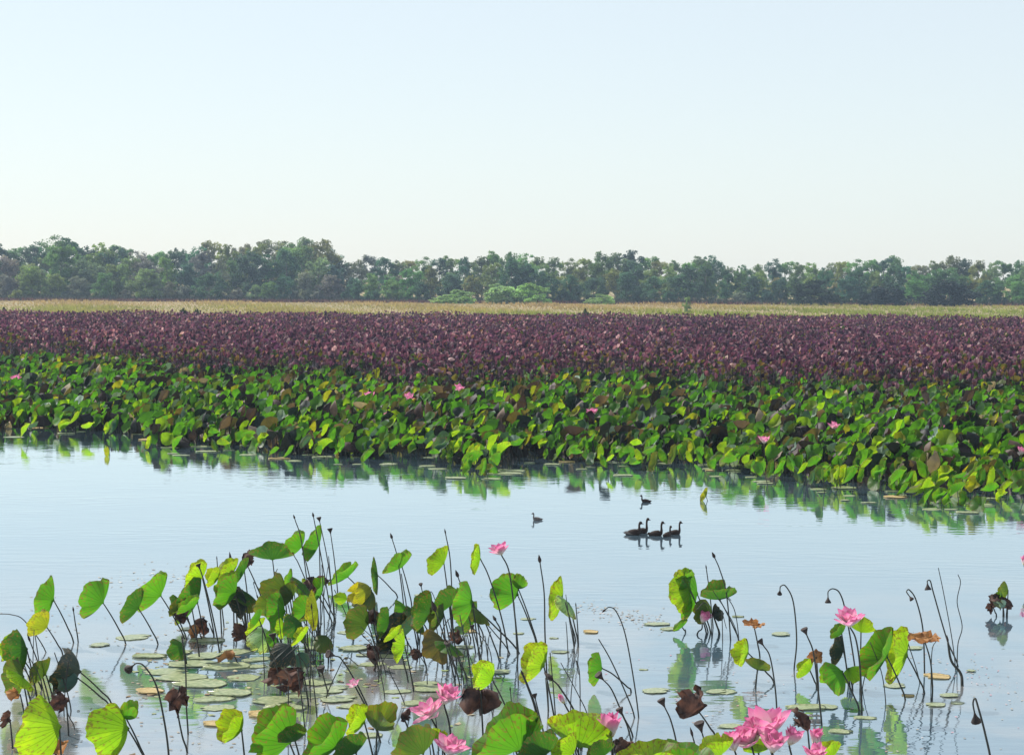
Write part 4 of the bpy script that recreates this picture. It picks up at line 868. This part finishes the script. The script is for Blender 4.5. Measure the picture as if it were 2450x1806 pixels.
# ------------------------------------------------------------------ floating pads
def pad_mesh(seed):
    r = random.Random(seed); ns = 20; V, Fc, = [Vector((0, 0, .012))], []; ph = r.uniform(0, 6.28)
    for rr, z in ((.55, .010), (.93, .010), (1.0, .026 if seed % 2 else .012)):
        for k in range(ns):
            a = 2*math.pi*k/ns; q = rr * (1 + .11*math.sin(2*a+ph) + .06*math.sin(5*a+ph) + .05*math.sin(9*a+2*ph)); q *= .55 if (k == 0 and rr > .5) else 1
            V.append(Vector((q*math.cos(a), q*math.sin(a), z + .006*math.sin(3*a+ph)*rr)))
    for k in range(ns): Fc.append((0, 1+k, 1+(k+1) % ns))
    for i in range(2):
        for k in range(ns): k2 = (k+1) % ns; Fc.append((1+i*ns+k, 1+(i+1)*ns+k, 1+(i+1)*ns+k2, 1+i*ns+k2))
    b = len(V)
    for k in range(ns): p = V[1+2*ns+k]; V.append(Vector((p.x*.98, p.y*.98, -.004)))
    for k in range(ns): k2 = (k+1) % ns; Fc.append((1+2*ns+k, b+k, b+k2, 1+2*ns+k2))
    return mesh('floating_pad', V, Fc)
PM = [pad_mesh(s) for s in range(6)]
for m_ in PM[:5]: m_.materials.append(M['pad'])
PM[5].materials.append(M['pad_dry'])
pads = []
def pad(px, py, wpx, label, group, dry=False):
    p = at(px, py); r = wpx * (.78 if px > 900 or py < 1300 else .9) / scale_at(p.y) / 2; o = link('floating_pad', PM[5] if dry else random.choice(PM[:5]), None); o.location = (p.x, p.y, .002 + .002 * (len(pads) % 5)); r = min(r, .55)
    o.scale = (r, r * random.uniform(.62, 1), .6 if r > .2 else .4); o.rotation_euler.z = random.gauss(0, .35) + random.choice((0, 3.14)); tag(o, label, 'lily pad', group); pads.append((o, label, px))
def z1(x, y): return x * .3669, 1200 + y * .3669
def z2(x, y): return 560 + x * .3669, 1200 + y * .3669
def z3(x, y): return 1120 + x * .3669, 1200 + y * .3669
def z4(x, y): return 1700 + x * .3668, 1200 + y * .3668
NEAR = [z1(870, 885) + (95,), z1(1350, 905) + (90,), z1(1250, 830) + (60,), z1(1250, 1060) + (130,), z1(1180, 1150) + (150,), z1(1400, 1290) + (110,), z1(1420, 1345) + (90,), z1(1400, 1450) + (70,), z1(650, 935) + (55,), z1(1180, 985) + (60,),
        z2(150, 1030) + (80,), z2(130, 1075) + (70,), z2(780, 960) + (80,), z2(1000, 1010) + (80,), z2(250, 1300) + (110,), z2(480, 1262) + (110,), z2(200, 1390) + (100,), z2(620, 1230) + (95,), z2(1250, 1190) + (85,), z2(1290, 1225) + (110,), z2(880, 1525) + (70,), z2(1180, 1315) + (80,), z2(760, 1335) + (70,), z2(870, 1000) + (60,), z2(1500, 950) + (60,), z2(1530, 845) + (50,), z2(760, 855) + (70,), z2(1230, 470 + 140) + (50,),
        z1(980, 1010) + (90,), z1(1330, 1010) + (110,), z1(1480, 1075) + (120,), z1(1080, 1110) + (120,), z1(1300, 1190) + (140,), z1(1500, 1250) + (110,), z1(980, 1240) + (90,), z1(1530, 980) + (90,), z2(60, 1150) + (100,), z2(330, 1345) + (110,), z2(540, 1180) + (90,), z2(680, 1290) + (100,), z2(900, 1060) + (80,), z2(1080, 1080) + (80,), z2(1060, 1240) + (90,), z2(420, 1020) + (70,), z2(560, 960) + (70,),
        z3(390, 765) + (46,), z3(330, 860) + (36,), z3(600, 980) + (60,), z3(1225, 1235) + (86,), z3(1620, 1240) + (74,), z3(1145, 1095) + (28,), z3(560, 890) + (28,), z3(800, 850) + (50,), z3(210, 1110) + (70,), z3(1230, 800) + (80,), z3(1320, 830) + (60,),
        z4(80, 1240) + (90,), z4(620, 1345) + (120,), z4(740, 1338) + (80,), z4(460, 865) + (64,), z4(180, 750) + (36,), z4(1480, 1140) + (84,), z4(1200, 1200) + (76,), z4(1470, 1325) + (72,), z4(1560, 1265) + (64,), z4(1610, 1312) + (46,), z4(850, 1500) + (70,), z4(130, 1465) + (84,), z4(1330, 955) + (56,), z4(1700, 1105) + (32,), z4(1290, 1265) + (40,), z4(1010, 1410) + (70,)]
for i, (a, b, w_) in enumerate(NEAR):
    dry = i % 9 == 7
    zone = 'left of the left clump' if a < 560 else 'around the left clump' if a < 900 else 'around the centre leaves' if a < 1340 else 'in the open centre water' if a < 1680 else 'under the right clump' if a < 1960 else 'by the right-hand leaf pair'
    row = 'farther' if b < 1560 else 'nearer'
    pad(a, b, w_, '%s pad %s, %s row' % ('withered tan' if dry else 'pale green', zone, row), 'pads floating in the foreground', dry)
settle(pads); npad = len(pads)
for i in range(95):
    px_ = random.uniform(-30, 2480); e = np.interp(px_, [a for a, b in EDGE], [b for a, b in EDGE]); 
    if px_ < 330 and random.random() < .6: continue
    py0 = e + random.uniform(-26, 14) + (6 if px_ > 1000 else 0)
    dry = random.random() < .12; pad(px_, py0, random.uniform(24, 78), '%s pad along the far bed, %s' % ('tan' if dry else 'pale', seg(px_)), 'pads along the far bed edge', dry)
settle(pads[npad:])

# ------------------------------------------------------------------ ducks
def duck_mesh(neck, alert):
    """swimming duck about one unit long: x forward, water at z = 0"""
    lean = .05 * (1 - alert)
    sp = [(-.55, .13, .012, .010), (-.47, .115, .05, .025), (-.36, .09, .11, .07), (-.2, .09, .18, .145), (0, .10, .205, .175), (.16, .11, .19, .175), (.28, .13, .145, .155), (.345, .175, .10, .105), (.365 + lean, .235 + .02 * neck, .076, .08), (.36 + lean, .24 + .11 * neck, .060, .063), (.355 + lean, .24 + .2 * neck, .056, .058), (.375 + lean, .24 + .27 * neck, .064, .066), (.415 + lean, .24 + .31 * neck, .076, .078), (.465 + lean, .235 + .31 * neck, .068, .068), (.505 + lean, .225 + .30 * neck, .042, .042), (.52 + lean, .222 + .298 * neck, .012, .012)]
    ns = 12; V, Fc = [], []; n = len(sp)
    for i, (x, z, rw, rh) in enumerate(sp):
        a, b = sp[max(0, i-1)], sp[min(n-1, i+1)]; t = Vector((b[0]-a[0], 0, b[1]-a[1])).normalized(); nrm = Vector((-t.z, 0, t.x))
        for k in range(ns):
            g_ = 2*math.pi*k/ns; V.append(Vector((x, 0, z)) + Vector((0, 1, 0)) * rw * math.cos(g_) + nrm * rh * math.sin(g_))
    for i in range(n-1):
        for k in range(ns): k2 = (k+1) % ns; Fc.append((i*ns+k, i*ns+k2, (i+1)*ns+k2, (i+1)*ns+k))
    Fc.append(tuple(range(ns))); Fc.append(tuple(reversed(range((n-1)*ns, n*ns))))
    hx, hz = .515 + lean, .222 + .298 * neck
    bill = tube([Vector((hx - .01, 0, hz)), Vector((hx + .04, 0, hz - .012)), Vector((hx + .085, 0, hz - .016))], .022, .012, 6)
    wv, wf = [], []
    for sgn in (1, -1):
        b0 = len(wv)
        for i in range(6):
            u = i / 5; x = .2 - .66 * u
            for j in range(4):
                v_ = j / 3; yw = .19 * math.sin(math.pi * min(1, (u * .82 + .14))) ** .7
                wv.append(Vector((x, sgn * (yw * (1 - .5 * v_ * v_) + .012), .06 + v_ * .135 * (1 - .3 * u) + .02 * u)))
        for i in range(5):
            for j in range(3): a = b0 + i*4+j; wf.append((a, a+1, a+5, a+4) if sgn > 0 else (a, a+4, a+5, a+1))
    return mesh('body', V, Fc), mesh('bill', *bill), (wv, wf)
DUCKS = [(1514, 1279, .43, 0, 1.0, 1, 'duck', 'leftmost duck of the flock, with pale wing patch and lower head'), (1533, 1275, .40, 4, 1.45, 1, 'duck', 'duck with the tallest neck, behind the leftmost of the flock'),
         (1568, 1281, .40, 0, 1.3, 1, 'duck', 'middle duck of the flock, leading the right trio'), (1596, 1283, .34, 50, .95, 1, 'duck', 'hunched duck in the flock, nearest and turned away'), (1613, 1278, .36, 8, 1.35, 1, 'duck', 'rightmost duck of the flock, neck raised'),
         (1286, 1244, .27, 180, .95, 1, 'duck_grey', 'small greyish duck swimming alone left of the flock'), (1546, 1201, .29, 180, .9, 0, 'duck', 'dark duck swimming left near the far leaf bed')]
for px0, py0, ln, rz, nk, al, mt, lb in DUCKS:
    p = at(px0, py0); t = empty('duck', (p.x, p.y, -.012)); bm_, bl_, wg = duck_mesh(nk, al)
    link('body', bm_, M[mt], t); link('bill', bl_, M['bill'], t)
    h2 = len(wg[0]) // 2; f2 = len(wg[1]) // 2
    wm = M['duck_grey'] if 'pale wing' in lb else M[mt]
    link('wing', mesh('wing', wg[0][:h2], wg[1][:f2]), wm, t); link('wing', mesh('wing', wg[0][h2:], [tuple(i - h2 for i in q) for q in wg[1][f2:]]), wm, t)
    t.rotation_euler.z = R_(rz); t.scale = (ln * .82, ln * .88, ln * 1.05); tag(t, lb, 'duck', 'ducks on the open water')

# ------------------------------------------------------------------ floating scraps
def debris():
    n = 0; P, Cc, Sx = [], [], []
    def add(px, py, s, c): p = at(px, py); P.append((p.x, p.y, .005 + .004 * random.random())); Cc.append(tuple(c) + (0.0,)); Sx.append(s)
    BE = [(.30, .25, .19), (.36, .30, .22), (.24, .18, .14), (.36, .33, .27)]; PK = [(.50, .25, .29), (.52, .38, .37), (.5, .43, .4)]
    for i in range(170):                                            # drift of pale bits right of the centre leaves
        t = random.random(); add(1390 + 190 * t + random.gauss(0, 14), 1450 + 42 * t + random.gauss(0, 12), random.uniform(.008, .032), random.choice(BE + PK[2:]))
    for i in range(110):                                            # pink petals drifting at the right
        t = random.random(); add(2110 + 340 * t + random.gauss(0, 30), 1545 + 130 * t ** 1.5 + random.gauss(0, 22), random.uniform(.006, .026), random.choice(PK + BE[:2]))
    for i in range(480):                                            # scum on the left and bottom
        x = random.triangular(-40, 1250, 150); y = random.uniform(1420, 1810); add(x, y, random.uniform(.008, .032), random.choice(BE + BE + [(.25, .2, .14), (.3, .3, .12)]))
    for i in range(170):
        add(random.uniform(1250, 2460), random.uniform(1560, 1810), random.uniform(.008, .026), random.choice(BE + PK))
    for i in range(90): add(random.uniform(200, 500), random.gauss(1385, 22), random.uniform(.01, .04), random.choice(BE + [(.6, .58, .52)]))
    for i in range(260): add(random.uniform(300, 1200), random.gauss(1590, 60), random.uniform(.012, .06), random.choice([(.2, .25, .09), (.28, .3, .14), (.2, .13, .07), (.36, .3, .2)]))
    n = len(P); a = np.linspace(0, 2 * np.pi, 6)[:-1]
    v = np.concatenate([np.stack([np.cos(a), np.sin(a) * .7, .12 * np.cos(2 * a + .4)], 1), [[0, 0, .1]]]); T = np.array([[k, (k+1) % 5, 5] for k in range(5)])
    o = scatter('floating_scraps', [(v, T)], np.zeros(n, int), np.array(P), rotz(rng.random(n) * 6.28), np.array(Sx), np.array(Cc), M['flake'])
    tag(o, 'scattered petals, leaf scraps and scum floating on the near water', 'debris', kind='stuff')
debris()

# ------------------------------------------------------------------ haze
def haze():
    x, y0, y1, z0, z1_ = 330, -55, 520, -1.7, 24
    V = [(-x, y0, z0), (x, y0, z0), (x, y1, z0), (-x, y1, z0), (-x, y0, z1_), (x, y0, z1_), (x, y1, z1_), (-x, y1, z1_)]
    Fc = [(0, 3, 2, 1), (4, 5, 6, 7), (0, 1, 5, 4), (1, 2, 6, 5), (2, 3, 7, 6), (3, 0, 4, 7)]
    b = NT('haze_air'); vol = b.n('VolumePrincipled'); vol.inputs['Color'].default_value = (0.60, 0.78, 1.0, 1); vol.inputs['Density'].default_value = 0.00030; vol.inputs['Anisotropy'].default_value = 0.2
    b.t.links.new(vol.outputs[0], b.out.inputs['Volume'])
    o = link('haze', mesh('haze', V, Fc, False), b.m); tag(o, 'thin bluish air over the marsh', 'haze', kind='stuff'); o.display_type = 'WIRE'
haze()
